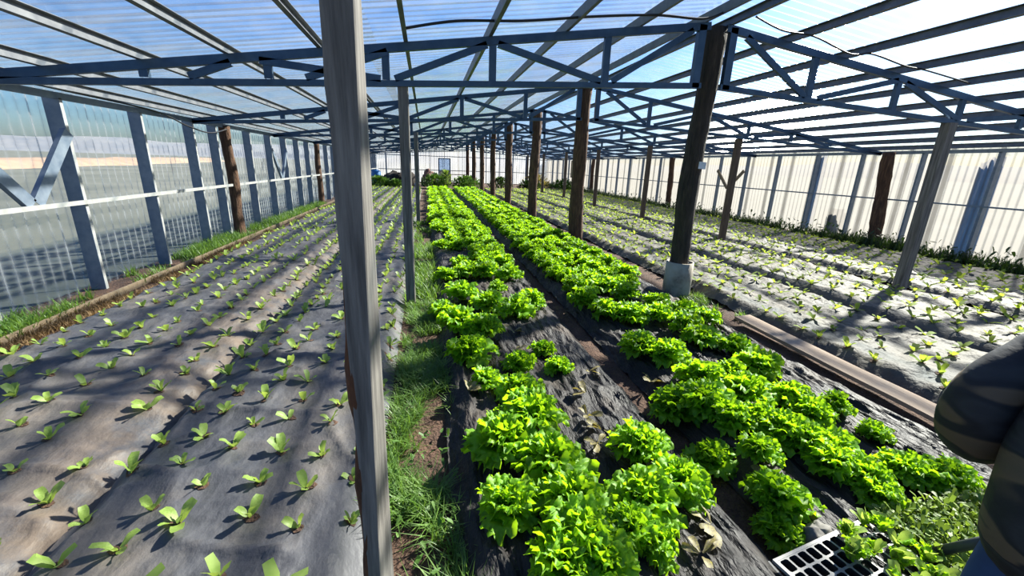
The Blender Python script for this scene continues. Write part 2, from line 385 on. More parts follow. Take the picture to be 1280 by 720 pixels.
# beds: name -> x0, x1, height, y0, y1
BEDS = {'A': (-3.22,-1.505,0.06,0.2,27.0), 'B': (-1.515,-0.27,0.10,0.2,26.5), 'C': (0.08,1.36,0.08,0.3,26.0),
        'D': (1.52,3.02,0.08,0.3,26.0), 'E': (3.52,4.92,0.08,1.0,27.0), 'F': (4.99,6.56,0.08,1.0,27.5), 'G': (6.92,9.78,0.06,1.5,28.0)}
def ground_z(x, y):
    return fbm(x*2.3, y*2.3, 3, 5)*0.05 - 0.022 - 0.06*np.exp(-((np.asarray(x, float)+1.515)/0.10)**2)
def bed_z(k, x, y):
    x0, x1, h, ya, yb = BEDS[k]
    x = np.asarray(x, float); y = np.asarray(y, float)
    e = np.minimum(x - x0, x1 - x)
    t = np.clip((e + 0.02) / 0.16, 0, 1); t = t*t*(3-2*t)
    eb = -0.03 if k in 'AB' else -0.02
    z = eb + (h - eb) * t
    if k in 'CD':
        r = 1 - np.abs(2*vnoise(x*9 + y*1.6 + 3*vnoise(x*2, y*2, 3), y*2.2 - x*1.5, 11) - 1)
        r2 = 1 - np.abs(2*vnoise(x*17 - y*3 + 2*vnoise(x*3, y*3, 8), y*5 + x*2, 12) - 1)
        r3 = 1 - np.abs(2*vnoise(x*26 + y*4 + 4*vnoise(x*2.5, y*1.5, 6), y*4.2 + x*3, 14) - 1)
        z = z + (0.030*r*r + 0.018*r2*r2 + 0.012*r3*r3 - 0.016) + 0.05*fbm(x*2.5, y*2.5, 2, 21)
    else:
        r = 1 - np.abs(2*vnoise(x*1.6 + 2*vnoise(x*1.3, y*1.3, 2), y*4.3 + 0.8*x, 31) - 1)
        r2 = 1 - np.abs(2*vnoise(x*5 + y, y*8 - x*2, 33) - 1)
        r4 = 1 - np.abs(2*vnoise(x*2.4 - y*1.1 + 1.5*vnoise(x*2, y*2, 4), y*2.6 + x*1.9, 41) - 1)
        r5 = 1 - np.abs(2*vnoise(x*9 + 2*y + 2*vnoise(x*4, y*4, 5), y*5 - 4*x, 43) - 1)
        z = z + 0.030*r**6 + 0.012*r2**4 + 0.022*r4**8 + 0.008*r5**4 + 0.05*fbm(x*2.0, y*2.0, 2, 35) * t
        if k == 'A':                        # trough beside the seam
            z = z - 0.05*np.clip((x + 1.85)/0.25, 0, 1)
    return z

# ------------------------------------------------------------------ outdoors and ground
def disc(name, r, z, mat, n=48):
    m = MB()
    m.add([(r*math.cos(2*math.pi*i/n), r*math.sin(2*math.pi*i/n), z) for i in range(n)], [tuple(range(n))])
    return m.build(name, mat)
tag(disc('outdoor_ground', 900, -0.12, M_FIELD), kind='structure')
hm = MB()
nh = 120
hv = []
for i in range(nh):
    a = 2*math.pi*i/nh
    hh = 5 + 12*float(vnoise(i*0.23, 3.1, 4)) + 4*float(vnoise(i*0.9, 1.1, 9))
    hv += [(620*math.cos(a), 620*math.sin(a), -1), (680*math.cos(a), 680*math.sin(a), hh), (760*math.cos(a), 760*math.sin(a), -1)]
hm.add(hv, [f for i in range(nh) for f in ((3*i, 3*i+1, 3*((i+1)%nh)+1, 3*((i+1)%nh)), (3*i+1, 3*i+2, 3*((i+1)%nh)+2, 3*((i+1)%nh)+1))], True)
tag(hm.build('hills', M_HILL), kind='structure')
# clay bank beyond the left wall
V = []; nb = 60
for i in range(nb):
    y = -30 + i*3.0
    for (dx, z) in ((0,-0.15),(-2.5,0.55),(-6,0.7),(-12,-0.15)):
        V.append((-24 + dx - 0.25*y + 2*float(vnoise(i*0.3, dx, 7)), y, z*(0.7+0.6*float(vnoise(i*0.4, 2, 8)))))
tag(link_mesh('clay_bank', np_mesh('clay_bank', V, grid_faces(nb, 4)[:, ::-1], M_CLAY)), 'orange clay bank outside beyond the left wall', 'bank')

def ground_patch(name, x0, x1, ya, yb, nx, ys, mat, zf):
    X, Y = np.meshgrid(np.linspace(x0, x1, nx), ys, indexing='ij')
    Z = zf(X, Y)
    V = np.stack([X, Y, Z], -1).reshape(-1, 3)
    return link_mesh(name, np_mesh(name, V, grid_faces(nx, len(ys)), mat))
def ysteps(a, b, d0, growth=0.02, dmax=0.3):
    ys = [a]; 
    while ys[-1] < b:
        ys.append(ys[-1] + min(dmax, d0 + max(0, ys[-1]-3)*growth))
    return np.array(ys)
g = ground_patch('floor', -4.05, 10.7, Y0, Y1, 220, ysteps(Y0, Y1, 0.06), M_SOIL, ground_z)
tag(g, kind='structure')

BED_LABEL = {'A': 'dusty black plastic mulch film on the bed along the left wall',
 'B': 'grey black plastic mulch film between the seam and the nearest grey post',
 'C': 'wrinkled black plastic film under the left row of big lettuces',
 'D': 'wrinkled black plastic film under the right row of big lettuces',
 'E': 'sunlit dusty mulch film on the seedling bed beside the wooden plank',
 'F': 'sunlit dusty mulch film on the middle seedling bed right of the log columns',
 'G': 'sunlit dusty mulch film on the wide seedling bed along the right wall'}
BED_OBJ = {}
for k, (x0, x1, h, ya, yb) in BEDS.items():
    near = {'A':0.02,'B':0.02,'C':0.02,'D':0.02}.get(k, 0.035)
    nx = int((x1-x0)/(0.0125 if k in 'CD' else 0.02 if k in 'AB' else 0.035))
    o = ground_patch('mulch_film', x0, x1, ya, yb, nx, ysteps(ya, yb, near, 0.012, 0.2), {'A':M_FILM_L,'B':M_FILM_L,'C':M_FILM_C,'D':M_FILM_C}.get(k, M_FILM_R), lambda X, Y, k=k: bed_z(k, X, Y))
    BED_OBJ[k] = tag(o, BED_LABEL[k], 'mulch film', 'mulch films on the beds')

# ------------------------------------------------------------------ roof
def sheet_mesh(name, length, width, mat, pitch=0.13, amp=0.017, seg=12, nl=2):
    """corrugated sheet: waves across local x (0..width), length along local y, thickness from a second skin"""
    nx = int(round(width/pitch*seg)) + 1
    xs = np.linspace(0, width, nx)
    z = amp*np.cos(xs/pitch*2*math.pi)
    ls = np.linspace(0, length, nl)
    X, L = np.meshgrid(xs, ls, indexing='ij')
    V = np.stack([X, L, np.repeat(z[:, None], nl, 1)], -1).reshape(-1, 3)
    return np_mesh(name, V, grid_faces(nx, nl), mat)
SW = 0.845; STEP = 0.78                      # sheet width and cover
ceil = tag(empty('ceiling', (XC, 0, RIDGE)), kind='structure')
rng = random.Random(3)
for side in (-1, 1):
    xe = (XL - 0.32) if side < 0 else (XR + 0.32)
    zr, ze = roof_z(XC), roof_z(xe)
    L = math.hypot(xe - XC, ze - zr) / 2 + 0.08
    me = sheet_mesh('roof_sheet', L, SW, M_ROOF)
    d = Vector((xe - XC, 0, ze - zr)).normalized()
    y = Y0; i = 0
    while y < Y1 - 0.3:
        for half in (0, 1):
            o = link_mesh('roof_sheet', me, ceil)
            # local y -> down the slope, local x -> along the house
            ax = Vector((0, 1, 0)); ay = d; az = ax.cross(ay)
            p = Vector((XC, y, zr)) + d * (0.03 + half * (L - 0.14)) + Vector((0, 0, 0.012 + (i % 2) * 0.003 - half * 0.004))
            mm = Matrix.Identity(4)
            for r_ in range(3):
                mm[r_][0] = ax[r_]; mm[r_][1] = ay[r_]; mm[r_][2] = az[r_]; mm[r_][3] = p[r_]
            o.matrix_parent_inverse = Matrix.Identity(4)
            o.matrix_local = Matrix.Translation((-XC, 0, -RIDGE)) @ mm
        y += STEP; i += 1

# purlins
PX_L = [-3.68, -3.17, -2.43, -1.74, -0.96, -0.18, 0.63, 1.41, 2.20, 2.95]
PX_R = [3.31, 4.08, 4.88, 5.68, 6.48, 7.28, 8.08, 8.86, 9.62, 10.28]
for i, x in enumerate(PX_L + PX_R):
    left = i < len(PX_L)
    m = MB()
    z = top_z(x) + PUR/2 + 0.004
    m.channel((0, Y0, 0), (0, Y1, 0), PUR, 0.04, (1 if left else -1, 0, 0.12), 0.004)
    o = m.build('purlin', M_PURLIN, loc=(x, 0, z))
    tag(o, 'steel roof purlin, %s %s' % ((ordw(i), 'up from the left eave') if left else (ordw(i - len(PX_L)), 'down from the ridge on the right slope')), 'purlin', 'roof purlins')

# trusses
OFF = [1.25, 2.45, 3.48, 4.52, 5.52]
def truss(Y, idx):
    t = empty('roof_truss', (XC, Y, 0))
    tag(t, 'steel roof truss, %s from the camera, spanning the greenhouse' % ordw(idx), 'truss', 'roof trusses')
    mat = M_STEEL
    def ch(name, x0, z0, x1, z1, w, d, s=1):
        m = MB(); m.channel((x0-XC, 0.0, z0), (x1-XC, 0.0, z1), w, d, (0, s, 0), 0.005)
        m.build(name, mat, t)
    for sg in (-1, 1):
        half = HALF_L if sg < 0 else HALF_R
        X = lambda o: XC + sg*o*half/6.91
        xe = XL if sg < 0 else XR
        ch('top_chord', XC + sg*0.10, top_z(XC + sg*0.10)-0.038, xe, top_z(xe)-0.038, 0.075, 0.05)
        ch('bottom_chord', XC + sg*0.12, bot_z(XC + sg*0.12), xe, bot_z(xe)-0.02, 0.055, 0.05)
        for o in OFF:
            x = X(o)
            m = MB(); m.channel((x-XC, 0.006, bot_z(x)+0.02), (x-XC, 0.006, top_z(x)-0.06), 0.07, 0.045, (0,1,0), 0.005)
            m.build('web_post', mat, t)
        # ridge side upright beside the log
        x = XC + sg*0.19
        ch('ridge_upright', x, bot_z(x)-0.02, x, top_z(x)-0.02, 0.085, 0.06)
        D = [(0.30, 1, OFF[0]-0.07, 0), (OFF[0]+0.05, 0, OFF[1]-0.05, 1), (OFF[1]+0.06, 1, OFF[2]-0.08, 0), (OFF[2]-0.02, 1, OFF[3]-0.32, 0) if sg < 0 else (OFF[2]+0.06, 0, OFF[3]-0.06, 1), (OFF[3]+0.30, 1, OFF[4]-0.35, 0)]
        if sg > 0:
            D = [(0.34, 1, OFF[0]-0.06, 0), (OFF[0]+0.1, 0, OFF[1]-0.04, 1), (OFF[1]+0.08, 1, OFF[2]-0.03, 0), (OFF[2]+0.12, 0, OFF[3]+0.0, 1), (OFF[3]+0.08, 1, OFF[4]-0.04, 0)]
        else:
            D.append((OFF[3]+0.06, 1, OFF[2]+0.05, 0))
        for (oa, ta, ob, tb) in D:
            xa, xb = X(oa), X(ob)
            za = (top_z(xa)-0.07) if ta else (bot_z(xa)+0.03)
            zb = (top_z(xb)-0.07) if tb else (bot_z(xb)+0.03)
            ch('diagonal', xa, za, xb, zb, 0.062, 0.035, 1)
    return t
for i, Y in enumerate(ROWS): truss(Y, i)

# ------------------------------------------------------------------ columns and posts
def log(name, x, y, z0, z1, r, mat, label, cat, group, seed, lean=(0,0), n=14):
    rg = random.Random(seed)
    m = MB(); nr = 22
    pts = []; rad = []
    ph = [rg.uniform(0, 6.28) for _ in range(6)]
    for i in range(nr):
        t = i/(nr-1); z = z0 + (z1-z0)*t
        pts.append((lean[0]*t + 0.018*math.sin(t*4.1+ph[0]) + 0.008*math.sin(t*11+ph[1]), lean[1]*t + 0.015*math.sin(t*3.7+ph[2]), z))
        rad.append(r*(1.06 - 0.10*t + 0.05*math.sin(t*13+ph[3]) + 0.03*rg.uniform(-1,1)))
    m.tube(pts, rad, n, True, lambda i, k: 1 + 0.07*math.sin(k*2*math.pi*3/n + ph[4] + i*0.13) + 0.05*rg.uniform(-1,1))
    o = m.build(name, mat, loc=(x, y, 0))
    return tag(o, label, cat, group)
for i, Y in enumerate(ROWS):
    lab = 'rough dark log column standing in a pale pipe collar' if i == 0 else 'rough bark log column under the ridge, %s from the camera' % ordw(i)
    log('log_column', XC + (0.06 if i == 0 else rng.uniform(-.04,.04)), Y + 0.17, -0.1, RIDGE - 0.02, [0.115,0.135,0.135,0.13,0.12,0.12,0.12,0.12][i], M_LOGD if i == 0 else M_LOG, lab, 'column', 'log columns', 40+i)
# pipe collar round the nearest column
m = MB(); nc = 28
outer = []
for (r_, z) in ((0.175,-0.05),(0.172,0.2),(0.168,0.43),(0.150,0.43),(0.150,-0.05)):
    outer.append([(r_*math.cos(2*math.pi*k/nc)*(1+0.012*math.sin(3*k)), r_*math.sin(2*math.pi*k/nc), z) for k in range(nc)])
m.add([q for r_ in outer for q in r_], [(a*nc+k, a*nc+(k+1)%nc, (a+1)*nc+(k+1)%nc, (a+1)*nc+k) for a in range(4) for k in range(nc)], True)
tag(m.build('pipe_collar', M_CONC, loc=(3.19, 4.72, 0)), 'stained pale pipe collar around the foot of the nearest log column', 'pipe')
# white card on the nearest column
t_ = empty('notice_card', (3.20, 4.585, 1.62)); tag(t_, 'small white card fixed to the nearest log column', 'card')
m = MB(); m.box((-0.055,-0.004,-0.04),(0.055,0.004,0.04)); m.build('card', M_WHITE, t_)
m = MB(); m.tube([(0,-0.006,0.03),(0,0.004,0.03)], 0.004, 6); m.build('nail', M_STEEL, t_)
t_.rotation_euler = (0, R(3), R(12))

def square_post(x, y, z1, w, d, mat, label, cat='post', group=None, tilt=0.0, name='timber_post'):
    m = MB()
    rg = random.Random(int(x*100+y*10))
    nr = 12; c = 0.008
    V = []; F = []
    prof = [(-w/2+c,-d/2),(w/2-c,-d/2),(w/2,-d/2+c),(w/2,d/2-c),(w/2-c,d/2),(-w/2+c,d/2),(-w/2,d/2-c),(-w/2,-d/2+c)]
    for i in range(nr):
        z = -0.1 + (z1+0.1)*i/(nr-1)
        for (a, b) in prof:
            V.append((a*(1+rg.uniform(-.03,.03)) + tilt*i/(nr-1), b, z))
    for i in range(nr-1):
        for k in range(8):
            F.append((i*8+k, i*8+(k+1)%8, (i+1)*8+(k+1)%8, (i+1)*8+k))
    F.append(tuple(range(7,-1,-1))); F.append(tuple((nr-1)*8+k for k in range(8)))
    m.add(V, F)
    return tag(m.build(name, mat, loc=(x, y, 0)), label, cat, group)
for i, (x, y) in enumerate([(-0.2, 4.61), (-0.22, 11.2)]):
    square_post(x, y, bot_z(x)-0.03, 0.10, 0.085, M_TIMBER, ['slim grey timber post between mulch film and grass strip', 'far slim timber post left of the big lettuces'][i], group='slim left posts')
for i, y in enumerate([4.50, 8.35, 12.2, 16.2, 20.2, 24.3, 28.3]):
    x = 6.66 if i < 2 else 6.7
    square_post(x, y+0.06, bot_z(x)-0.03, 0.13 if i == 0 else 0.12, 0.12, M_TIMBER if i == 0 else M_TIMBERB, 'square timber post between the two right beds, %s from the camera' % ordw(i), group='posts between the right beds')
# nearest post: squared timber with a bark edge
t_ = empty('timber_post', (-0.19, 1.15, 0)); tag(t_, 'large weathered grey timber post with bark edge, nearest the camera', 'post')
m = MB(); nr = 30; V = []; F = []
rg = random.Random(5)
for i in range(nr):
    f_ = i/(nr-1); z = -0.1 + 2.5*f_
    q = min(1.0, max(0.0, (z-0.25)/1.65))
    fl = -0.218 + 0.0*q; fr = -0.177 + 0.034*q
    br = -0.150 + 0.008*q; bl = -0.215
    w1 = 0.002*math.sin(i*1.7) + rg.uniform(-.0015,.0015)
    for (x, y) in ((fl+w1, 1.100), (fr-0.003, 1.100-0.0), (fr, 1.104), (br, 1.206), (br-0.004, 1.21), (bl, 1.21)):
        V.append((x+0.19, y-1.15, z))
for i in range(nr-1):
    for k in range(6):
        F.append((i*6+k, i*6+(k+1)%6, (i+1)*6+(k+1)%6, (i+1)*6+k))
F.append(tuple(range(5,-1,-1))); F.append(tuple((nr-1)*6+k for k in range(6)))
m.add(V, F); m.build('squared_timber', M_TIMBER, t_)
m = MB(); pts = []; rad = []
for i in range(26):
    z = -0.1 + 1.45*i/25
    pts.append((-0.026 + 0.003*math.sin(i*0.9), -0.035 + 0.003*math.sin(i*1.3), z)); rad.append((0.0135 + 0.003*math.sin(i*1.1+1) + rg.uniform(-.002,.002))*(1 if i < 20 else (26-i)/6.0))
m.tube(pts, rad, 10, True, lambda i, k: 1 + rg.uniform(-.15,.15)); m.build('bark_edge', M_BARK, t_)

# ------------------------------------------------------------------ side walls
def wall(side):
    nm = 'wall_left' if side < 0 else 'wall_right'
    xin = XL if side < 0 else XR
    xs = xin + side*0.165                     # sheet plane outside the posts
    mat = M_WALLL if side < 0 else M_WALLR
    w = tag(empty(nm, (xs, 0, 0)), kind='structure')
    zt = roof_z(xs) - 0.03
    me = sheet_mesh('wall_sheet', zt + 0.05, SW, mat)
    y = Y0; i = 0
    while y < Y1 - 0.2:
        o = link_mesh('wall_sheet', me, w)
        o.matrix_local = Matrix(((0,0,1,side*0.003*(i%2)),(1,0,0,y),(0,1,0,-0.05),(0,0,0,1)))
        y += STEP; i += 1
    # rails
    m = MB(); m.channel((0, Y0, 0), (0, Y1, 0), 0.07, 0.04, (side,0,0), 0.004)
    m.build('top_rail', M_STEELW, w, (xin - xs, 0, 2.10))
    m = MB(); m.channel((0, Y0, 0), (0, Y1, 0), 0.045 if side < 0 else 0.032, 0.03, (side,0,0), 0.004)
    m.build('middle_rail', M_RAIL if side < 0 else M_STEELW, w, (xin - xs - side*0.036, 0, 1.0 if side < 0 else 1.08))
    if side < 0:
        m = MB(); m.box((-0.012, 0, -0.05), (0.012, Y1-Y0, 0.055))
        m.build('bottom_board', M_WOOD2, w, (-3.46 - xs, Y0, 0))
    return w
wall(-1); wall(1)
LPOSTS = [3.0, 4.30, 5.62, 6.95, 8.28, 9.10, 10.67, 11.96, 13.15, 14.36, 15.54, 17.0, 18.3, 19.6, 20.9, 22.2, 23.5, 24.8, 26.1, 27.4, 28.7, 30.0, 31.3, 32.6, 33.9, 35.2]
def wall_post(side, y, label, group, w=0.15, mat=M_STEELW):
    xin = XL if side < 0 else XR
    t = empty('wall_post', (xin, y, 0)); tag(t, label, 'post', group)
    # web faces the camera (-Y), flange towards the house
    m = MB(); m.box((0, 0, -0.12), (side*w, 0.005, 2.08)); m.build('web', mat, t)
    m = MB(); m.box((0, 0.005, -0.12), (side*0.006, 0.045, 2.08)); m.build('inner_flange', M_RAIL if side < 0 else mat, t)  # left wall: sunlit edge painted in by a paler steel
    m = MB(); m.box((side*(w-0.006), 0.005, -0.12), (side*w, 0.045, 2.08)); m.build('outer_flange', mat, t)
    return t
for i, y in enumerate(LPOSTS):
    wall_post(-1, y, 'galvanised channel post of the left wall, %s from the camera' % ordw(i), 'left wall posts')
RPOSTS = [4.9, 6.14, 7.41, 8.73, 9.96, 11.27, 12.55, 13.88, 15.39, 17.99, 19.61, 21.0, 22.4, 23.8, 25.2, 26.6, 28.0, 29.4, 30.8, 32.2, 33.6, 35.0]
for i, y in enumerate(RPOSTS):
    wall_post(1, y, 'grey channel post of the right wall, %s from the camera' % ordw(i), 'right wall posts', 0.11, M_STEELW)
for i, y in enumerate([9.50, 16.7, 24.0, 31.0]):
    log('log_post', XL - 0.01, y, -0.1, 2.1, 0.095, M_LOG, 'dark reddish log post in the left wall, %s from the camera' % ordw(i), 'post', 'left wall log posts', 70+i)
for i, y in enumerate([7.90, 16.78, 25.7]):
    log('log_post', XR - 0.10, y, -0.1, 2.1, 0.125 if i == 0 else 0.11, M_LOG, ['thick leaning brown log post against the right wall', 'dark log post in the right wall beyond the timber braces', 'farthest log post in the right wall'][i], 'post', 'right wall log posts', 90+i, lean=(0.0, 0.12 if i == 0 else 0.03))
# V braces
def vbrace(name, x, side, ya, yb, zt, mat, label, w=0.10):
    t = empty(name, (x, (ya+yb)/2, 1.03)); tag(t, label, 'brace', 'wall braces')
    hy = (yb-ya)/2
    for s in (-1, 1):
        m = MB(); m.channel((0, s*0.03, 0.0), (0, s*hy, zt-1.03), w, 0.05, (side,0,0), 0.006) if mat is not M_WOOD2 else m.bar((0, s*0.03, 0.0), (0, s*hy, zt-1.03), w, 0.04, (side,0,0))
        m.build('brace_arm', mat, t)
vbrace('steel_brace', XL + 0.01, -1, 4.36, 5.64, 1.74, M_STEELW, 'steel V brace on the left wall nearest the camera', 0.12)
vbrace('steel_brace', XL + 0.01, -1, 12.0, 13.17, 1.74, M_STEELW, 'steel V brace on the left wall beyond the log post', 0.10)
vbrace('timber_brace', XR - 0.03, 1, 12.60, 13.92, 1.62, M_WOOD2, 'light timber V brace between two posts of the right wall', 0.10)

# end wall
ew = tag(empty('wall_end', (XC, Y1, 0)), kind='structure')
x = XL - 0.16; i = 0
while x < XR + 0.1:
    ht = roof_z(min(x, XR)) if x > XC else roof_z(x + SW if x + SW < XC else XC - 0.3)
    me = sheet_mesh('wall_sheet', ht - 0.02, SW, M_WALLE)
    o = link_mesh('wall_sheet', me, ew)
    o.matrix_local = Matrix(((1,0,0,x-XC),(0,0,-1,0.06+0.003*(i%2)),(0,1,0,-0.03),(0,0,0,1)))
    x += STEP; i += 1
for z, nm in ((0.95,'middle_rail'),(2.08,'top_rail')):
    m = MB(); m.box((XL-XC, -0.02, z-0.03), (XR-XC, 0.02, z+0.03)); m.build(nm, M_STEELW, ew)
for x in np.arange(XL+0.6, XR, 1.18):
    m = MB(); m.channel((x-XC, 0, -0.1), (x-XC, 0, top_z(x)), 0.07, 0.04, (0,1,0), 0.005); m.build('end_post', M_STEELW, ew)
dr = tag(empty('door_1', (1.55, Y1-0.06, 0)), kind='structure')
for (a, b) in (((-0.5,-0.03,0),(-0.43,0.02,1.95)),((0.43,-0.03,0),(0.5,0.02,1.95)),((-0.5,-0.03,1.88),(0.5,0.02,1.95)),((-0.43,-0.03,0.9),(0.43,0.02,0.97)),((-0.43,-0.03,0),(0.43,0.02,0.08))):
    m = MB(); m.box(a, b); m.build('door_frame', M_STEELW, dr)
m = MB(); m.box((-0.43,-0.005,0.97),(0.43,0.005,1.88)); m.build('door_panel', sheet_mat('bluish_door_sheet', 0.9, 0.35, tint=(0.7,0.83,1.0), milk_col=(0.7,0.8,0.95)), dr)
m = MB(); m.box((-0.43,-0.005,0.08),(0.43,0.005,0.9)); m.build('door_panel', M_WALLR, dr)
m = MB(); m.tube([(0.36,-0.05,0.9),(0.36,-0.05,1.08)], 0.012, 6); m.build('door_handle', M_STEEL, dr)

# vent window with a yellowed panel in the right wall
vw = tag(empty('window_1', (XR-0.03, 29.2, 0)), kind='structure')
for (a, b) in (((-0.03,-0.85,0.9),(0.03,-0.78,2.0)),((-0.03,0.78,0.9),(0.03,0.85,2.0)),((-0.03,-0.85,0.84),(0.03,0.85,0.92)),((-0.03,-0.85,1.95),(0.03,0.85,2.02))):
    m = MB(); m.box(a, b); m.build('window_frame', M_TIMBERB, vw)
m = MB(); m.box((-0.01,-0.78,0.92),(0.01,0.78,1.95)); m.build('window_panel', M_YEL, vw)

# ------------------------------------------------------------------ leaves
def lettuce_leaf(nu, nv, seed, L=1.0, ruffle=0.15):
    rg = np.random.default_rng(seed)
    u = np.linspace(0, 1, nu)[:, None] * np.ones((1, nv))
    v = np.ones((nu, 1)) * np.linspace(-1, 1, nv)[None, :]
    w = 0.09 + 0.47*np.clip(u, 0, 1)**0.8 * (1 - 0.42*np.clip((u-0.65)/0.35, 0, 1)**2)
    ang = np.arctan2(v*0.8, u - 0.35)
    m = np.maximum(np.abs(v), np.clip((u-0.55)/0.45, 0, 1))
    ph = rg.uniform(0, 6.28, 5)
    k1 = 4.5 + rg.uniform(-1, 1)
    j = rg.uniform(-1, 1, u.shape)
    cur = 2.9*k1*ang + ph[1]
    ruf = ruffle*m**2.4*(0.7*np.sin(k1*ang + ph[0]) + 0.75*np.sin(cur) + 0.35*j)
    arch = 0.42*u - 0.42*u**2.6 + 0.10*np.cos(ph[2])*u*u
    j2 = rg.uniform(-1, 1, u.shape)
    x = u*(1.0 - 0.10*np.abs(v)**2*u) + ruffle*m**2*(0.5*np.cos(cur) + 0.25*j2)*np.clip(u*1.6-0.3, 0, 1)
    y = v*w + ruffle*m**2*(0.5*np.cos(cur + 0.7) + 0.25*j)*np.sign(v)
    z = arch + 0.24*np.abs(v)**1.7*w + ruf + 0.03*np.sin(u*15 + ph[0])*(1-np.abs(v))
    return np.stack([x*L, y*L, z*L], -1).reshape(-1, 3), grid_faces(nu, nv)

def head_specs(seed, nleaf=(8,8,6), size=1.0):
    """list of (variant, 4x4) for one lettuce head about 0.34 m across at size 1"""
    rg = random.Random(seed); out = []
    for ring, n in enumerate(nleaf):
        for i in range(n):
            az = 2*math.pi*(i + 0.37*ring)/n + rg.uniform(-.25,.25)
            el = (R(14), R(40), R(68))[ring] + rg.uniform(-.22,.22)
            L = (0.155, 0.145, 0.120)[ring]*rg.uniform(0.75,1.2)*size
            m = Matrix.Translation((0, 0, (0.015,0.03,0.04)[ring]*size)) @ Matrix.Rotation(az, 4, 'Z') @ Matrix.Translation((0.012*size, 0, 0)) @ Matrix.Rotation(-el, 4, 'Y') @ Matrix.Rotation(rg.uniform(-.35,.35), 4, 'X') @ Matrix.Scale(L, 4)
            out.append((rg.randrange(6), m))
    return out

def join_leaves(name, specs, leaves, mat):
    Vs = []; Fs = []; b = 0
    for k, m in specs:
        v, f = leaves[k]
        A = np.array(m)
        Vs.append(v @ A[:3, :3].T + A[:3, 3]); Fs.append(f + b); b += len(v)
    return np_mesh(name, np.concatenate(Vs), np.concatenate(Fs), mat)

LEAF_HI = [lettuce_leaf(18, 15, s, ruffle=0.13) for s in range(6)]
LEAF_MID = [lettuce_leaf(12, 11, s+20) for s in range(6)]
LEAF_LO = [lettuce_leaf(5, 4, s+40, ruffle=0.15) for s in range(6)]
LEAF_HI_ME = [np_mesh('leaf', v, f, M_LETT) for v, f in LEAF_HI]
HEAD_MID = [join_leaves('lettuce', head_specs(500+i, (11,10,8)), LEAF_MID, M_LETT) for i in range(7)]
HEAD_LO = [join_leaves('lettuce', head_specs(600+i, (9,8,7)), LEAF_LO, M_LETT) for i in range(5)]

NEAR_C = [(0.37,1.83,1.05),(0.55,1.98,1.1),(0.57,1.64,1.05),(0.31,1.43,0.8),(0.59,1.38,0.95),(0.56,1.2,0.9),(0.58,1.07,0.85),(0.45,1.10,0.8),(1.07,1.69,0.9),(1.12,1.41,0.8),(0.91,1.36,0.9),(0.77,1.21,0.75),(0.85,1.16,0.6),(0.63,2.7,0.75),(0.89,2.98,0.6),(0.92,2.66,0.6),(0.56,2.38,0.85),(0.37,2.56,0.65),(0.3,2.96,1.05),(0.26,3.55,1.1),(0.46,3.35,1.0),(0.87,3.9,1.15),(1.09,4.12,1.0),(0.36,4.38,1.1),(0.60,4.12,1.05),(0.14,4.02,0.9),(0.77,5.4,1.1),(1.05,5.3,1.05),(0.80,4.75,0.7)]
NEAR_D = [(1.68,4.10,1.05),(1.78,3.75,1.0),(1.98,3.61,1.0),(2.23,4.25,1.05),(2.51,4.75,0.95),(2.47,3.99,0.85),(2.25,3.57,1.0),(2.58,3.66,0.95),(2.35,3.25,1.0),(2.32,2.96,0.95),(2.52,2.80,0.9),(1.70,2.90,1.0),(1.86,2.74,0.95),(2.44,2.43,0.95),(2.72,3.45,0.8),(1.55,2.12,0.95),(1.68,2.02,1.0),(1.84,2.29,1.0),(1.74,1.86,0.85),(2.02,2.08,0.95),(2.10,2.32,0.8),(1.50,1.68,0.7),(1.88,1.82,0.8),(1.95,1.68,0.8),(1.68,1.56,0.65),(2.30,2.02,0.8),(2.27,1.84,0.85),(2.02,1.60,0.8),(2.14,1.55,0.75),(2.00,1.43,0.75),(1.59,1.32,0.85),(1.50,1.21,0.65),(2.55,1.90,0.55),(2.08,1.32,0.7),(2.04,1.22,0.6),(2.30,1.33,0.7),(2.42,1.30,0.7),(2.52,1.27,0.65),(2.54,1.64,0.55),(1.72,4.55,1.05),(2.02,4.60,1.05),(2.26,4.62,1.0)]
heads = []
for k, L_ in (('C', NEAR_C), ('D', NEAR_D)):
    for (x, y, s) in L_: heads.append((k, x, y, s*1.1, None))
rg = random.Random(11)
for k, rows, ystart in (('C', (0.22,0.52,0.82,1.12), 5.3), ('D', (1.75,2.08,2.41,2.74), 4.95)):
    for ri, xr in enumerate(rows):
        y = ystart + 0.1*ri + (0.5 if (k == 'C' and ri >= 2) else 0)
        while y < 26:
            skip = rg.random() < (0.05 if y > 6 else 0.02)
            if k == 'C' and ri == 0 and 5.4 < y < 9.2 and rg.random() < 0.9: skip = True
            if k == 'C' and ri == 1 and 6.3 < y < 7.0: skip = True
            if k == 'D' and ri == 3 and y < 6.5 and rg.random() < 0.6: skip = True
            if not skip:
                heads.append((k, xr + rg.uniform(-.05,.05), y + rg.uniform(-.04,.04), rg.uniform(0.92,1.15), ri))
            y += 0.31
heads.sort(key=lambda h: math.hypot(h[1], h[2]))
stuff_specs = []; cnt = {'C':0,'D':0}; n_ind = 0
SIDE = {'C':'left', 'D':'right'}
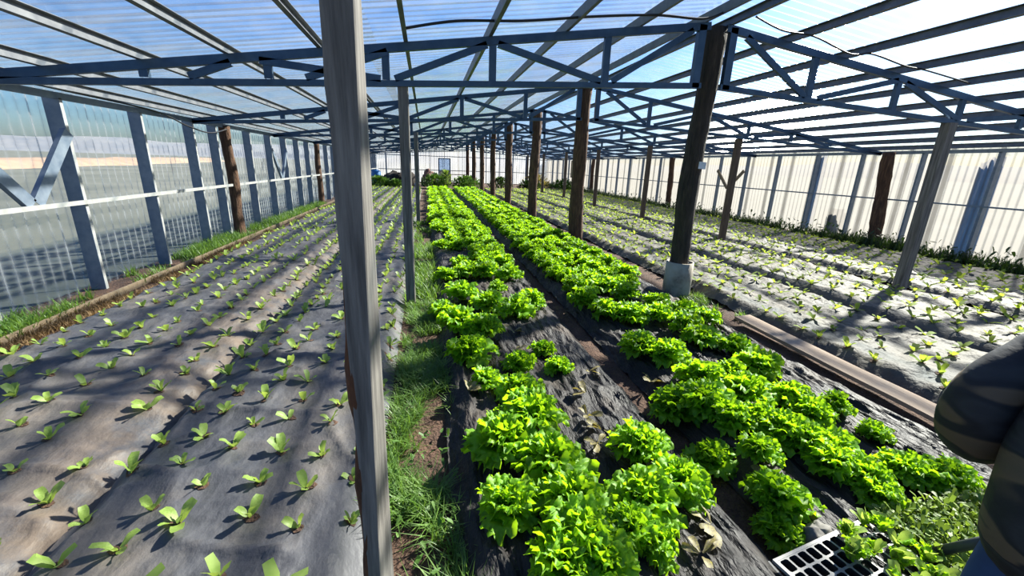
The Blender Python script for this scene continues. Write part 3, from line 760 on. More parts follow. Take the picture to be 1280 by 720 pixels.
for (k, x, y, s, ri) in heads:
    z = float(bed_z(k, x, y)) + 0.0
    if n_ind < 300:
        rz = rg.uniform(0, 6.28)
        if n_ind < 46:
            o = empty('lettuce', (x, y, z)); o.rotation_euler.z = rz
            for (v, mt) in head_specs(int(x*1000+y*77), (12,12,11), s):
                c = link_mesh('leaf', LEAF_HI_ME[v], o); c.matrix_local = mt
        else:
            o = link_mesh('lettuce', HEAD_MID[n_ind % 7] if y < 13 else HEAD_LO[n_ind % 5], None, (x, y, z))
            o.rotation_euler.z = rz; o.scale = (s, s, s)
        i = cnt[k]; cnt[k] += 1
        if ri is None:
            sz = 'small' if s < 0.72 else 'medium' if s < 0.92 else 'large'
            tag(o, '%s frilly green lettuce, %s nearest the camera in the %s lettuce bed' % (sz, ordw(i), SIDE[k]), 'lettuce', 'lettuces in the %s lettuce bed' % SIDE[k])
        else:
            tag(o, 'frilly green lettuce, %s nearest the camera, row %s of the %s lettuce bed' % (ordw(i), ordw(ri), SIDE[k]), 'lettuce', 'lettuces in the %s lettuce bed' % SIDE[k])
        n_ind += 1
    else:
        b = Matrix.Translation((x, y, z)) @ Matrix.Rotation(rg.uniform(0, 6.28), 4, 'Z') @ Matrix.Scale(s, 4)
        for (v, mt) in head_specs(rg.randrange(99999), (6,5,4)):
            stuff_specs.append((v, b @ mt))
tag(link_mesh('lettuce_rows', join_leaves('lettuce_rows', stuff_specs, LEAF_LO, M_LETT)), 'far rows of green lettuces running to the end of both lettuce beds', 'lettuce', kind='stuff')

# seedlings
def seed_leaf(nu, nv, seed):
    rg_ = np.random.default_rng(seed)
    u = np.linspace(0, 1, nu)[:, None]*np.ones((1, nv)); v = np.ones((nu, 1))*np.linspace(-1, 1, nv)[None, :]
    w = 0.05 + 0.27*np.clip(u-0.12, 0, 1)**0.7*np.clip(1.08-u, 0, 1)**0.45*1.45
    x = u; y = v*w
    z = 0.30*u - 0.22*u**2.2 + 0.10*np.abs(v)*w*2 + 0.03*np.sin(u*9+seed)*np.abs(v) + rg_.uniform(-.015,.015,u.shape)*np.abs(v)
    return np.stack([x, y, z], -1).reshape(-1, 3), grid_faces(nu, nv)
SL_HI = [seed_leaf(7, 5, s) for s in range(4)]
SL_LO = [seed_leaf(3, 3, s) for s in range(4)]
SL_ME = {m_: [np_mesh('leaf', v, f, m_) for v, f in SL_HI] for m_ in (M_SEED, M_SEEDR)}
SL_LOW2 = [seed_leaf(4, 3, s) for s in range(4)]
SL_WILT = [np_mesh('leaf', v, f, M_WILT) for v, f in SL_HI]
# wilted plants lying on the film
WILTED = sorted([('C',0.92,2.06),('C',0.96,1.92),('C',0.24,2.43),('C',1.0,2.28),('C',0.88,1.80),('C',1.15,1.20),('C',1.01,1.08),('D',1.62,1.42),('D',1.60,2.50),('C',0.68,3.05),('C',1.15,2.62),('C',0.75,3.45)], key=lambda q: q[2])
wn_ = {'C':0, 'D':0}
for i, (k, x, y) in enumerate(WILTED):
    o = empty('wilted_lettuce', (x, y, float(bed_z(k, x, y))+0.01))
    tag(o, 'wilted yellow brown lettuce, %s nearest the camera on the %s lettuce film' % (ordw(wn_[k]), SIDE[k]), 'lettuce', 'wilted lettuces'); wn_[k] += 1
    r2 = random.Random(i+900)
    for j in range(5):
        c = link_mesh('leaf', SL_WILT[r2.randrange(4)], o)
        c.matrix_local = Matrix.Rotation(r2.uniform(0,6.28), 4, 'Z') @ Matrix.Translation((0.01,0,0.01)) @ Matrix.Rotation(-r2.uniform(-0.1,0.5), 4, 'Y') @ Matrix.Rotation(r2.uniform(-.7,.7), 4, 'X') @ Matrix.Scale(r2.uniform(0.05,0.105), 4)
def seed_specs(rg_, size=1.0, lo=0.35, hi=1.1):
    out = []
    n = rg_.choice((3,4,4,5)); a0 = rg_.uniform(0, 6.28)
    for i in range(n):
        el = rg_.uniform(lo, hi)
        out.append((rg_.randrange(4), Matrix.Rotation(a0 + 2*math.pi*i/n + rg_.uniform(-.5,.5), 4, 'Z') @ Matrix.Rotation(-el, 4, 'Y') @ Matrix.Rotation(rg_.uniform(-.4,.4), 4, 'X') @ Matrix.Scale(size*rg_.uniform(0.06,0.098), 4)))
    return out
SEED_VAR = {m_: [join_leaves('lettuce_seedling', seed_specs(random.Random(s), 1.0, *((0.35, 1.1) if m_ is M_SEED else (0.1, 0.8))), SL_LOW2, m_) for s in range(8)] for m_ in (M_SEED, M_SEEDR)}
SROWS = {'A': [-3.04,-2.78,-2.51,-2.25,-1.97,-1.70], 'B': [-1.37,-1.18,-1.0,-0.78,-0.54,-0.35], 'E': [3.66,3.93,4.2,4.47,4.72],
         'F': [5.18,5.45,5.72,5.99,6.26,6.44], 'G': [7.08,7.36,7.64,7.92,8.2,8.48,8.76,9.04,9.32,9.6]}
BEDN = {'A':'left wall bed','B':'bed beside nearest post','E':'bed beside the plank','F':'middle right bed','G':'right wall bed'}
YB = {'A':0.6,'B':0.6,'E':1.3,'F':1.3,'G':1.8}
seeds = []
rg = random.Random(21)
def in_view(x, y, z=0.05):
    p = Vector((x, y, z - CAM_H)); d = p.dot(FW)
    if d < 0.3: return False
    u, v = F_PX*p.dot(RX)/d, F_PX*p.dot(DN)/d
    return abs(u) < 636 and abs(v) < 356
for k, rows in SROWS.items():
    for ri, xr in enumerate(rows):
        y = YB[k] + rg.uniform(0, .2)
        while y < BEDS[k][4] - 0.2:
            x = xr + rg.uniform(-.035,.035); yy = y + rg.uniform(-.04,.04)
            if rg.random() > 0.05:
                seeds.append((k, ri, x, yy, rg.uniform(0.8,1.25)*(1.05 if k in 'EFG' else 0.95)))
            y += 0.235 if k in 'AB' else 0.24
seeds.sort(key=lambda q: math.hypot(q[2], q[3]))
ind = set(id(q) for q in [q for q in seeds if in_view(q[2], q[3])][:300])
num = {}
stuff = {M_SEED: [], M_SEEDR: []}
holes = {k: ([], []) for k in SROWS}
for n_, q in enumerate(seeds):
    k, ri, x, y, s = q
    z = float(bed_z(k, x, y)) - 0.004
    mat = M_SEED if k in 'AB' else M_SEEDR
    if y < 9:
        V, F = holes[k]; nb = 7; rr = rg.uniform(0.022, 0.036)
        b = len(V); ph = rg.uniform(0, 6)
        cx, cyy = x + rg.uniform(-.012,.012), y + rg.uniform(-.012,.012)
        for t in range(nb):
            r_ = rr*rg.uniform(.7,1.25)
            px, py = cx + r_*math.cos(6.283*t/nb+ph), cyy + 0.8*r_*math.sin(6.283*t/nb+ph)
            V.append((px, py, float(bed_z(k, px, py)) + 0.004))
        F.append(tuple(range(b, b+nb)))
    if id(q) in ind:
        c = num.get((k, ri), 0); num[(k, ri)] = c + 1
        if sum(num.values()) <= 130:
            o = empty('lettuce_seedling', (x, y, z)); o.rotation_euler.z = rg.uniform(0, 6.28)
            for (v, mt) in seed_specs(rg, s):
                cc = link_mesh('leaf', SL_ME[mat][v], o); cc.matrix_local = mt
        else:
            o = link_mesh('lettuce_seedling', SEED_VAR[mat][n_ % 8], None, (x, y, z)); o.rotation_euler.z = rg.uniform(0, 6.28); o.scale = (s, s, s)
        tag(o, 'small lettuce seedling, %s from front, %s row from left, %s' % (ordw(c), ordw(ri), BEDN[k]), 'seedling', 'lettuce seedlings')
    else:
        b = Matrix.Translation((x, y, z)) @ Matrix.Scale(s*1.1, 4)
        stuff[mat] += [(v, b @ mt) for v, mt in seed_specs(rg, 1.0, *((0.35, 1.1) if k in 'AB' else (0.1, 0.8)))]
tag(link_mesh('seedling_rows', join_leaves('seedling_rows', stuff[M_SEED], SL_LO, M_SEED)), 'far rows of small seedlings on the two left beds', 'seedling', kind='stuff')
tag(link_mesh('seedling_rows', join_leaves('seedling_rows', stuff[M_SEEDR], SL_LO, M_SEEDR)), 'rows of small seedlings on the sunlit right beds', 'seedling', kind='stuff')
for k, (V, F) in holes.items():
    m = MB(); m.v = V; m.f = F; m.sm = [False]*len(F)
    o = m.build('planting_holes', M_SOIL, BED_OBJ[k]); o['kind'] = 'stuff'

# ------------------------------------------------------------------ grass and weeds
def blades(name, pts, hmin, hmax, wid, mat, label, cat, seed=1, lean=0.6):
    """pts: list of (x,y,z,scale); three-segment tapering blades"""
    rg_ = np.random.default_rng(seed); P = np.array(pts); n = len(P)
    h = rg_.uniform(hmin, hmax, n)*P[:, 3]; az = rg_.uniform(0, 2*math.pi, n); ln = rg_.uniform(0.1, lean, n)*h
    w = wid*rg_.uniform(0.6, 1.3, n)
    dx, dy = np.cos(az), np.sin(az); px, py = -dy, dx
    V = np.zeros((n, 5, 3))
    for j, (t, ws) in enumerate(((0,1),(0,-1),(0.55,0.8),(0.55,-0.8),(1,0))):
        V[:, j, 0] = P[:,0] + dx*ln*t**1.8 + px*w*ws/2
        V[:, j, 1] = P[:,1] + dy*ln*t**1.8 + py*w*ws/2
        V[:, j, 2] = P[:,2] + h*t*(1-0.15*t)
    base = np.arange(n)[:, None]*5
    F = np.concatenate([base + np.array([0,1,3]), base + np.array([0,3,2]), base + np.array([2,3,4])])
    return tag(link_mesh(name, np_mesh(name, V.reshape(-1, 3), F, mat, False)), label, cat, kind='stuff')
def scatter(n, x0, x1, y0, y1, thr, seed, freq=2.2, ypow=1.0):
    rg_ = np.random.default_rng(seed); out = []
    X = rg_.uniform(x0, x1, n*3); Y = y0 + (y1-y0)*rg_.uniform(0, 1, n*3)**ypow
    nz = vnoise(X*freq, Y*freq, seed)*0.7 + vnoise(X*freq*3, Y*freq*3, seed+1)*0.3
    keep = nz > thr
    Z = ground_z(X, Y)
    return [(x, y, z, 0.55+0.9*q) for x, y, z, q in zip(X[keep][:n], Y[keep][:n], Z[keep][:n], nz[keep][:n])]
blades('grass', scatter(9000, -0.24, 0.14, 0.9, 4.6, 0.50, 3, 4.2, 1.3), 0.03, 0.13, 0.006, M_GRASS, 'green grass growing between mulch film and left lettuce bed', 'grass', 1, 1.9)
blades('grass', scatter(2500, -0.27, 0.10, 4.6, 11.5, 0.46, 7, 2.4, 1.2), 0.05, 0.18, 0.012, M_GRASS, 'grass and weeds along the slim timber posts', 'grass', 2, 1.2)
blades('grass', scatter(9000, -3.92, -3.45, 2.6, 16, 0.36, 4, 1.6, 1.7), 0.06, 0.22, 0.011, M_GRASS, 'green grass strip along the foot of the left wall', 'grass', 3, 1.0)
blades('dry_grass', scatter(5000, -3.52, -3.18, 2.4, 10, 0.42, 6, 2.0, 1.4), 0.03, 0.10, 0.008, M_DRY, 'brown dry grass between the wall board and left bed', 'grass', 4, 1.6)
blades('weeds', scatter(12000, 9.80, 10.38, 3.0, 37, 0.30, 5, 1.2, 1.5), 0.10, 0.36, 0.024, M_DWEED, 'dark weeds along the foot of the right wall', 'weeds', 5, 0.7)
blades('grass', scatter(900, 3.10, 3.48, 3.7, 4.6, 0.42, 9, 3.0), 0.04, 0.12, 0.010, M_GRASS, 'small grass tuft between log column collar and plank', 'grass', 6, 1.2)
def leafy(name, pts, mat, label, cat, size, seed, per=1):
    rg_ = random.Random(seed); specs = []
    for (x, y, z) in pts:
        for j in range(per):
            specs.append((rg_.randrange(4), Matrix.Translation((x, y, z)) @ Matrix.Rotation(rg_.uniform(0,6.28), 4, 'Z') @ Matrix.Rotation(-rg_.uniform(-0.2,1.2), 4, 'Y') @ Matrix.Rotation(rg_.uniform(-.5,.5), 4, 'X') @ Matrix.Scale(size*rg_.uniform(0.6,1.3), 4)))
    return tag(link_mesh(name, join_leaves(name, specs, SL_LO, mat)), label, cat, kind='stuff')
rg = random.Random(77)
# weeds behind the plug tray
pts = [(rg.uniform(1.92, 2.75), rg.uniform(0.55, 1.16), rg.uniform(0.04, 0.15)) for _ in range(8000)]
leafy('weeds', pts, M_WEED, 'yellow green feathery weeds behind the seedling tray', 'weeds', 0.034, 1)
pts = [(rg.uniform(9.85, 10.36), 3.2 + 30*rg.random()**1.6, rg.uniform(0.1, 0.40)*rg.random()) for _ in range(2600)]
leafy('weeds', pts, M_DWEED, 'broad leaved dark weeds beside the right wall', 'weeds', 0.10, 2)
pts = [(rg.uniform(-0.22, 0.12), rg.uniform(1.0, 2.2), rg.uniform(0.02, 0.05)) for _ in range(60)]
leafy('weeds', pts, M_BUSH, 'few broad leaved weeds in the grass strip', 'weeds', 0.045, 3)

# far end: bushes, heaps, barrel, table
def bush(x, y, rx, ry, h, label, mat=M_BUSH, seed=1, n=260, leaf=0.17, name='bush'):
    rg_ = random.Random(seed); specs = []
    for _ in range(int(n*1.8)):
        a = rg_.uniform(0, 6.28); q = math.sqrt(rg_.random()); zz = rg_.random()
        s_ = math.sqrt(max(0.05, 1 - zz*zz))
        specs.append((rg_.randrange(4), Matrix.Translation((rx*q*s_*math.cos(a), ry*q*s_*math.sin(a), h*zz*0.9)) @ Matrix.Rotation(a + rg_.uniform(-.8,.8), 4, 'Z') @ Matrix.Rotation(-rg_.uniform(-0.1,1.3), 4, 'Y') @ Matrix.Scale(leaf*rg_.uniform(.7,1.3), 4)))
    t = empty(name, (x, y, 0)); tag(t, label, 'bush', 'plants at the far end')
    link_mesh('foliage', join_leaves('foliage', specs, SL_LO, mat), t)
    m = MB()
    for j in range(5):
        a = j*1.3
        m.tube([(0.05*math.cos(a),0.05*math.sin(a),-0.05),(rx*0.4*math.cos(a),ry*0.4*math.sin(a),h*0.6)], [0.014,0.006], 5)
    m.build('stems', M_TIMBERB, t)
bush(-2.9, 27.6, 0.95, 0.7, 0.62, 'green leafy clump in front of the blue barrel', seed=1, n=400)
bush(-1.85, 27.4, 0.6, 0.5, 0.42, 'low green clump at the end of the seam path', seed=2)
bush(0.55, 27.8, 0.9, 0.7, 0.85, 'tall green weeds at the end of the left lettuce bed', seed=3, n=420)
bush(1.25, 28.3, 0.4, 0.4, 1.15, 'narrow yellow green plant beside the far end door', M_WEED, 4, 220)
bush(2.4, 27.6, 0.95, 0.7, 0.75, 'leafy green clump at the end of the right lettuce bed', seed=5, n=420)
bush(3.0, 29.4, 0.8, 0.6, 0.7, 'green clump behind the far log columns', seed=6, n=300)
bush(7.4, 28.8, 1.2, 0.8, 1.0, 'brownish bush at the end of the middle right bed', M_WILT, 7, 420)
bush(6.9, 28.2, 0.9, 0.7, 0.55, 'dark low bush below the brownish bush', M_DWEED, 8, 300)
bush(9.4, 28.6, 1.0, 0.8, 0.7, 'green bush in the far right corner bed end', seed=9, n=380)
bush(5.0, 29.2, 0.9, 0.6, 0.7, 'dark bush behind the right log columns', M_DWEED, 10, 300)
def heap(name, x, y, rx, ry, h, mat, label, cat, seed):
    n, k = 26, 9; V = []
    for i in range(k):
        t = i/(k-1); r_ = math.cos(t*math.pi/2)**0.7; z = h*math.sin(t*math.pi/2)
        for j in range(n):
            a = 2*math.pi*j/n; q = 1 + 0.28*(float(vnoise(2*math.cos(a)+5, 2*math.sin(a)+t*4, seed))-0.5)
            V.append((rx*r_*math.cos(a)*q, ry*r_*math.sin(a)*q, z*(0.8+0.4*float(vnoise(3*math.cos(a)*r_, 3*math.sin(a)*r_, seed+3))) - 0.04))
    m = MB()
    m.add(V, [(i*n+j, i*n+(j+1)%n, (i+1)*n+(j+1)%n, (i+1)*n+j) for i in range(k-1) for j in range(n)], True)
    return tag(m.build(name, mat, loc=(x, y, 0)), label, cat)
heap('compost_heap', -1.75, 30.2, 1.25, 0.9, 0.95, M_DARKH, 'long dark heap at the far end right of the blue barrel', 'heap', 3)
heap('earth_heap', 0.2, 30.6, 0.55, 0.5, 1.05, M_RED, 'red brown heap behind the slim posts at the far end', 'heap', 6)
# barrel
t_ = empty('barrel', (-3.15, 28.9, 0)); tag(t_, 'blue plastic barrel by the left wall at the far end', 'barrel')
m = MB(); prof = [(0.0,0.22),(0.04,0.28),(0.3,0.31),(0.33,0.325),(0.36,0.31),(0.62,0.31),(0.65,0.325),(0.68,0.31),(0.92,0.28),(0.97,0.25)]
m.tube([(0,0,z) for z, _ in prof], [r_ for _, r_ in prof], 20); m.build('drum', M_BLUEP, t_)
m = MB(); m.tube([(0,0,0.97),(0,0,1.0)], [0.24,0.235], 20); m.build('lid', M_BLUEP, t_)
t_ = empty('bucket', (-0.55, 27.2, 0)); tag(t_, 'small white bucket at the far end of the left beds', 'bucket')
m = MB(); m.tube([(0,0,0),(0,0,0.30)], [0.12,0.15], 16); m.build('pail', M_WHITE, t_)
m = MB(); m.tube([(0.155*math.cos(a),0,0.28-0.1*math.sin(a)) for a in np.linspace(0, math.pi, 9)], 0.005, 5); m.build('handle', M_STEEL, t_)
t_ = empty('table', (2.35, 33.0, 0)); tag(t_, 'small dark table near the far end wall', 'table')
m = MB(); m.box((-0.6,-0.35,0.72),(0.6,0.35,0.77)); m.build('table_top', M_TIMBERB, t_)
for sx in (-1,1):
    for sy in (-1,1):
        m = MB(); m.box((sx*0.52-0.03, sy*0.28-0.03, -0.02),(sx*0.52+0.03, sy*0.28+0.03, 0.72)); m.build('leg', M_TIMBERB, t_)

# ------------------------------------------------------------------ things outside the right wall
def tarp(x, y, w, z0, z1, label, seed):
    n, k = 20, 10; V = []
    for i in range(n):
        u = i/(n-1)
        for j in range(k):
            t = j/(k-1)
            V.append((0.05*math.sin(u*9+seed)+0.03*math.sin(u*21+t*2), (u-0.5)*w*(1-0.15*t), z0 + (z1-z0)*t + (0.06*math.sin(u*17+seed) if j == k-1 else 0)))
    me = np_mesh('tarpaulin', V, grid_faces(n, k), M_TARP)
    o = link_mesh('tarpaulin', me, None, (x, y, 0))
    sol = o.modifiers.new('thickness', 'SOLIDIFY'); sol.thickness = 0.006
    tag(o, label, 'tarpaulin', 'blue tarpaulins outside')
tarp(10.72, 6.42, 0.34, 0.0, 1.95, 'blue tarpaulin hanging outside beside the nearest right wall posts', 1)
tarp(10.70, 10.12, 0.22, 0.0, 2.15, 'narrow blue tarpaulin strip outside the right wall', 2)
m = MB(); m.box((-0.12,-0.14,-0.1),(0.12,0.14,0.62)); m.box((-0.09,-0.1,0.62),(0.09,0.1,0.72))
tag(m.build('stone_marker', M_GREY, loc=(10.85, 9.40, 0)), 'grey block standing outside behind the right wall sheets', 'block')

# ------------------------------------------------------------------ cables
def cable(pts, r_, label, sub=8):
    P = [Vector(p) for p in pts]; out = []
    for i in range(len(P)-1):
        p0, p1, p2, p3 = P[max(i-1,0)], P[i], P[i+1], P[min(i+2, len(P)-1)]
        for s in range(sub):
            t = s/sub
            out.append(0.5*((2*p1) + (-p0+p2)*t + (2*p0-5*p1+4*p2-p3)*t*t + (-p0+3*p1-3*p2+p3)*t**3))
    out.append(P[-1])
    o_ = out[0].copy()
    m = MB(); m.tube([q - o_ for q in out], r_, 6)
    return tag(m.build('cable', M_CABLE, loc=o_), label, 'cable')
yc = 4.2
cable([(-0.16, yc+0.05, top_z(-0.16)+0.03), (0.3, yc, top_z(0.3)+0.05), (0.9, yc, top_z(0.9)+0.02), (1.6, yc, top_z(1.6)+0.02), (2.2, yc, top_z(2.2)+0.0), (2.7, yc+.02, top_z(2.7)-0.05), (3.0, yc+0.1, top_z(3.0)+0.02)], 0.012, 'black cable strung below the left roof slope to the ridge')
cable([(3.35, 4.3, top_z(3.35)+0.02), (3.7, 4.3, top_z(3.7)-0.03), (4.1, 4.3, top_z(4.1)), (4.6, 4.3, top_z(4.6)-0.06), (4.9, 4.3, top_z(4.9)), (5.4, 4.3, top_z(5.4)-0.02), (5.7, 4.3, top_z(5.7)), (6.4, 4.3, top_z(6.4))], 0.009, 'thin dark cable below the right roof slope')
cable([(-3.74, 4.3, 2.17), (-3.73, 5.6, 2.16), (-3.72, 7.2, 2.12), (-3.72, 8.0, 1.99), (-3.72, 8.7, 1.93), (-3.73, 9.4, 2.03), (-3.74, 9.6, 2.08)], 0.012, 'black cable sagging along the top of the left wall')

# ------------------------------------------------------------------ plank, stone, trays, pipe
m = MB(); n = 14; V = []
for i in range(n):
    y = 1.70 + 1.95*i/(n-1); dz = 0.002*math.sin(i*0.7); xo = 0.003*math.sin(i*1.1)
    for (a, z) in ((-0.09,0),(0.09,0),(0.09,0.032),(-0.09,0.032)):
        V.append((a+xo, y-2.6, z+dz))
F = [(i*4+k, (i+1)*4+k, (i+1)*4+(k+1)%4, i*4+(k+1)%4) for i in range(n-1) for k in range(4)] + [(0,1,2,3), tuple((n-1)*4+k for k in (3,2,1,0))]
m.add(V, F)
o = tag(m.build('plank', M_PLANK, loc=(3.29, 2.6, 0.045)), 'long pale wooden plank lying beside the right lettuce bed', 'plank')
o.rotation_euler = (0, R(-4), R(-1))
h_ = heap('stone', 1.62, 1.13, 0.07, 0.06, 0.10, M_STONE, 'smooth grey stone beside the lettuce at the seedling tray', 'stone', 9)
h_.location.z = 0.05

def tray(x, y, z, rz, nx, ny, label):
    """plug tray: rim and cell walls as one body, cells as open wells"""
    pw = 0.050
    t = empty('plug_tray', (x, y, z)); t.rotation_euler = (0, 0, rz); tag(t, label, 'tray', 'plug trays')
    # top grid
    m = MB(); c = 0.0045
    for i in range(nx):
        for j in range(ny):
            x0, y0 = i*pw, j*pw*1.15; x1, y1 = x0+pw, y0+pw*1.15
            a = (x0+c, y0+c); b = (x1-c, y1-c); k = 0.006
            ring = [(a[0]+k,a[1]),(b[0]-k,a[1]),(b[0],a[1]+k),(b[0],b[1]-k),(b[0]-k,b[1]),(a[0]+k,b[1]),(a[0],b[1]-k),(a[0],a[1]+k)]
            outc = [(x0,y0),(x1,y0),(x1,y1),(x0,y1)]
            m.add([(p[0],p[1],0) for p in outc] + [(p[0],p[1],0) for p in ring], [(0,1,5,4),(1,6,5),(1,2,7,6),(2,8,7),(2,3,9,8),(3,10,9),(3,0,11,10),(0,4,11)])
    m.build('tray_top', M_TRAYT, t)
    m = MB(); W, D = nx*pw, ny*pw*1.15; e = 0.012
    m.box((-e,-e,-0.012),(0,D+e,0.001)); m.box((W,-e,-0.012),(W+e,D+e,0.001)); m.box((0,-e,-0.012),(W,0,0.001)); m.box((0,D,-0.012),(W,D+e,0.001))
    m.build('tray_rim', M_TRAYT, t)
    wm = MB(); k = 0.006; a = (c, c); b = (pw-c, pw*1.15-c)
    ring = [(a[0]+k,a[1]),(b[0]-k,a[1]),(b[0],a[1]+k),(b[0],b[1]-k),(b[0]-k,b[1]),(a[0]+k,b[1]),(a[0],b[1]-k),(a[0],a[1]+k)]
    cx, cy_ = pw/2, pw*1.15/2
    low = [(cx+(p[0]-cx)*0.6, cy_+(p[1]-cy_)*0.6) for p in ring]
    wm.add([(p[0],p[1],0) for p in ring] + [(p[0],p[1],-0.05) for p in low], [(q,(q+1)%8,(q+1)%8+8,q+8) for q in range(8)] + [tuple(range(15,7,-1))])
    me = wm.mesh('cell', M_TRAY)
    for i in range(nx):
        for j in range(ny):
            link_mesh('cell', me, t, (i*pw, j*pw*1.15, 0))
    return t
tr = tray(1.375, 0.685, 0.10, R(11), 11, 6, 'dusty black plug tray with empty cells and leafy seedlings')
tray(0.93, 0.70, 0.042, R(2), 8, 6, 'second black plug tray at the bottom edge of the picture')
# leafy plants in the tray
rg = random.Random(31)
spots = sorted([(0.26 + 0.30*rg.random(), 0.0 + 0.33*rg.random()) for _ in range(22)])
for i, (fx, fy) in enumerate(spots):
    p = tr.matrix_basis @ Vector((fx, fy, 0.0))
    o = empty('tray_seedling', (p.x, p.y, p.z - 0.02))
    tag(o, 'leafy yellow green seedling in the plug tray, %s from the left' % ordw(i), 'seedling', 'seedlings in the plug tray')
    for j in range(8):
        c = link_mesh('leaf', LEAF_HI_ME[rg.randrange(6)] if j < 3 else SL_ME[M_SEED][rg.randrange(4)], o)
        c.matrix_local = Matrix.Translation((0,0,0.03)) @ Matrix.Rotation(rg.uniform(0,6.28), 4, 'Z') @ Matrix.Rotation(-rg.uniform(0.5,1.35), 4, 'Y') @ Matrix.Rotation(rg.uniform(-.4,.4), 4, 'X') @ Matrix.Scale(rg.uniform(0.04,0.07) if j < 3 else rg.uniform(0.05,0.085), 4)
m = MB(); m.tube([(0,0,0),(0.055,-0.075,0.12),(0.09,-0.125,0.20)], 0.018, 12)
tag(m.build('pipe', M_PIPE, loc=(1.945, 0.93, 0.13)), 'dark grey pipe end sticking out beside the blue jeans', 'pipe')

# ------------------------------------------------------------------ person at the right edge
def skin(name, verts, edges, radii, mat, parent, sub=2, root=0):
    me = bpy.data.meshes.new(name)
    me.from_pydata(verts, edges, [])
    o = link_mesh(name, me, parent)
    md = o.modifiers.new('skin', 'SKIN'); md.use_smooth_shade = True
    sv = me.skin_vertices[0].data
    for i, r_ in enumerate(radii):
        sv[i].radius = r_ if hasattr(r_, '__len__') else (r_, r_)
        sv[i].use_root = (i == root)
    ss = o.modifiers.new('smooth', 'SUBSURF'); ss.levels = sub; ss.render_levels = sub
    me.materials.append(mat)
    return o
# local frame: +y is where the person faces, +x their right
per = empty('person', (1.495, 0.485, 0.0)); per.rotation_euler.z = R(-60)
tag(per, 'person in a dark camouflage jacket and blue jeans cut off at right edge', 'person')
hip = 0.90
bv = [(0,0,0.82),(0,0.05,0.95),(0,0.13,1.05),(0,0.22,1.14),(0,0.31,1.23),(0,0.37,1.31),(0,0.41,1.39),
      (0.14,0.18,1.09),(0.195,0.09,0.97),(0.15,0.28,0.82),(0.14,0.33,0.80),
      (-0.14,0.18,1.09),(-0.195,0.09,0.97),(-0.15,0.28,0.82),(-0.14,0.33,0.80),
      (0.075,0,0.70),(0.085,0.03,0.46),(0.085,0.0,0.10),(0.09,0.14,0.04),
      (-0.075,0,0.70),(-0.085,0.03,0.46),(-0.085,0.0,0.10),(-0.09,0.14,0.04)]
be = [(0,1),(1,2),(2,3),(3,4),(4,5),(5,6),(3,7),(7,8),(8,9),(9,10),(3,11),(11,12),(12,13),(13,14),(0,15),(15,16),(16,17),(17,18),(0,19),(19,20),(20,21),(21,22)]
br_ = [(0.09,0.07),(0.10,0.08),(0.11,0.08),(0.08,0.07),(0.055,0.055),(0.085,0.1),(0.075,0.09),0.06,0.045,0.035,0.03,0.06,0.045,0.035,0.03,0.06,0.05,0.045,0.04,0.06,0.05,0.045,0.04]
skin('body', bv, be, br_, M_SKIN, per)
# jacket: torso and sleeves
jv = [(0,-0.01,0.56),(0,0.0,0.76),(0,0.05,0.93),(0,0.12,1.05),(0,0.22,1.13),(0,0.28,1.22),
      (0.15,0.18,1.09),(0.20,0.13,1.04),(0.235,0.08,0.97),(0.22,0.12,0.85),(0.15,0.28,0.82),
      (-0.15,0.18,1.09),(-0.20,0.13,1.04),(-0.235,0.08,0.97),(-0.22,0.12,0.85),(-0.15,0.28,0.82)]
je = [(0,1),(1,2),(2,3),(3,4),(4,5),(4,6),(6,7),(7,8),(8,9),(9,10),(4,11),(11,12),(12,13),(13,14),(14,15)]
jr = [(0.175,0.15),(0.18,0.155),(0.19,0.165),(0.17,0.15),(0.14,0.12),(0.14,0.12),0.085,0.08,0.075,0.092,0.06,0.085,0.08,0.075,0.092,0.06]
jk = skin('jacket', jv, je, jr, M_JACKET, per)
nv_ = [(0,0,0.80),(0.075,0,0.68),(0.085,0.03,0.46),(0.085,0.0,0.14),(-0.075,0,0.68),(-0.085,0.03,0.46),(-0.085,0.0,0.14)]
skin('jeans', nv_, [(0,1),(1,2),(2,3),(0,4),(4,5),(5,6)], [(0.08,0.07),0.075,0.068,0.065,0.075,0.068,0.065], M_JEANS, per)
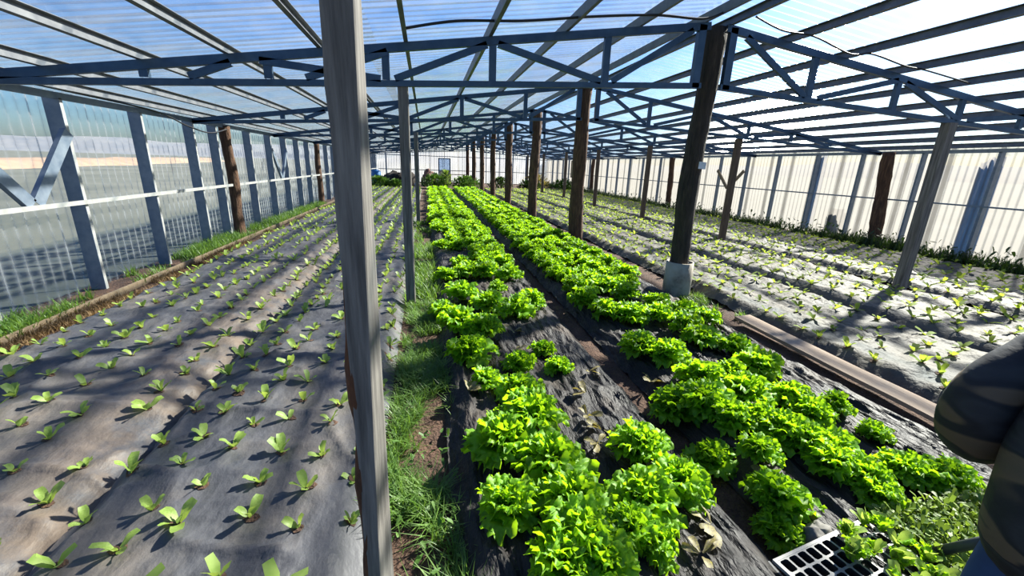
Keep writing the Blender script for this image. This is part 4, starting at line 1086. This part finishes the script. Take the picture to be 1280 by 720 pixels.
for s in (-1, 1):
    skin('boot', [(s*0.085,-0.02,0.20),(s*0.085,-0.02,0.06),(s*0.09,0.08,0.05),(s*0.095,0.17,0.045)], [(0,1),(1,2),(2,3)], [0.07,0.06,0.055,0.045], M_BOOT, per)
    # hand: palm and five fingers reaching forward
    hx, hy, hz = s*0.14, 0.33, 0.80
    hv_ = [(hx,hy,hz),(hx-s*0.03,hy+0.06,hz-0.01)]; he = [(0,1)]; hr = [(0.022,0.018),(0.034,0.016)]
    for f_ in range(4):
        b = len(hv_); off = (f_-1.5)*0.019; ln = (0.062,0.074,0.070,0.054)[f_]
        hv_ += [(hx-s*0.035+off*0.2, hy+0.085, hz-0.01+off), (hx-s*0.05, hy+0.085+ln*0.55, hz-0.012+off), (hx-s*0.072, hy+0.085+ln*0.85, hz-0.02+off)]
        he += [(1,b),(b,b+1),(b+1,b+2)]; hr += [0.0095,0.009,0.008]
    b = len(hv_)
    hv_ += [(hx-s*0.012,hy+0.05,hz+0.035),(hx-s*0.025,hy+0.085,hz+0.055)]; he += [(0,b),(b,b+1)]; hr += [0.011,0.009]
    skin('hand', hv_, he, hr, M_SKIN, per)
# face details and hair
HO = Vector((0, 0.355, -0.335))
def hp(*q): return [tuple(Vector(p) + HO) for p in q]
m = MB(); m.tube(hp((0,0.125,1.655),(0,0.150,1.625),(0,0.135,1.615)), [0.008,0.015,0.008], 8); m.build('nose', M_SKIN, per)
for s in (-1,1):
    m = MB(); m.tube(hp((s*0.033,0.105,1.665),(s*0.033,0.122,1.665)), [0.013,0.006], 8); m.build('eye', M_HAIR, per)
    m = MB(); m.tube(hp((s*0.070,0.02,1.68),(s*0.080,0.01,1.655),(s*0.070,0.02,1.62)), [0.012,0.018,0.01], 8); m.build('ear', M_SKIN, per)
m = MB(); m.tube(hp((-0.025,0.118,1.59),(0,0.126,1.588),(0.025,0.118,1.59)), [0.003,0.007,0.003], 6); m.build('mouth', M_RED, per)
skin('hair', hp((0,0.0,1.64),(0,0.0,1.70),(0,0.02,1.75)), [(0,1),(1,2)], [(0.10,0.10),(0.105,0.115),(0.08,0.09)], M_HAIR, per)
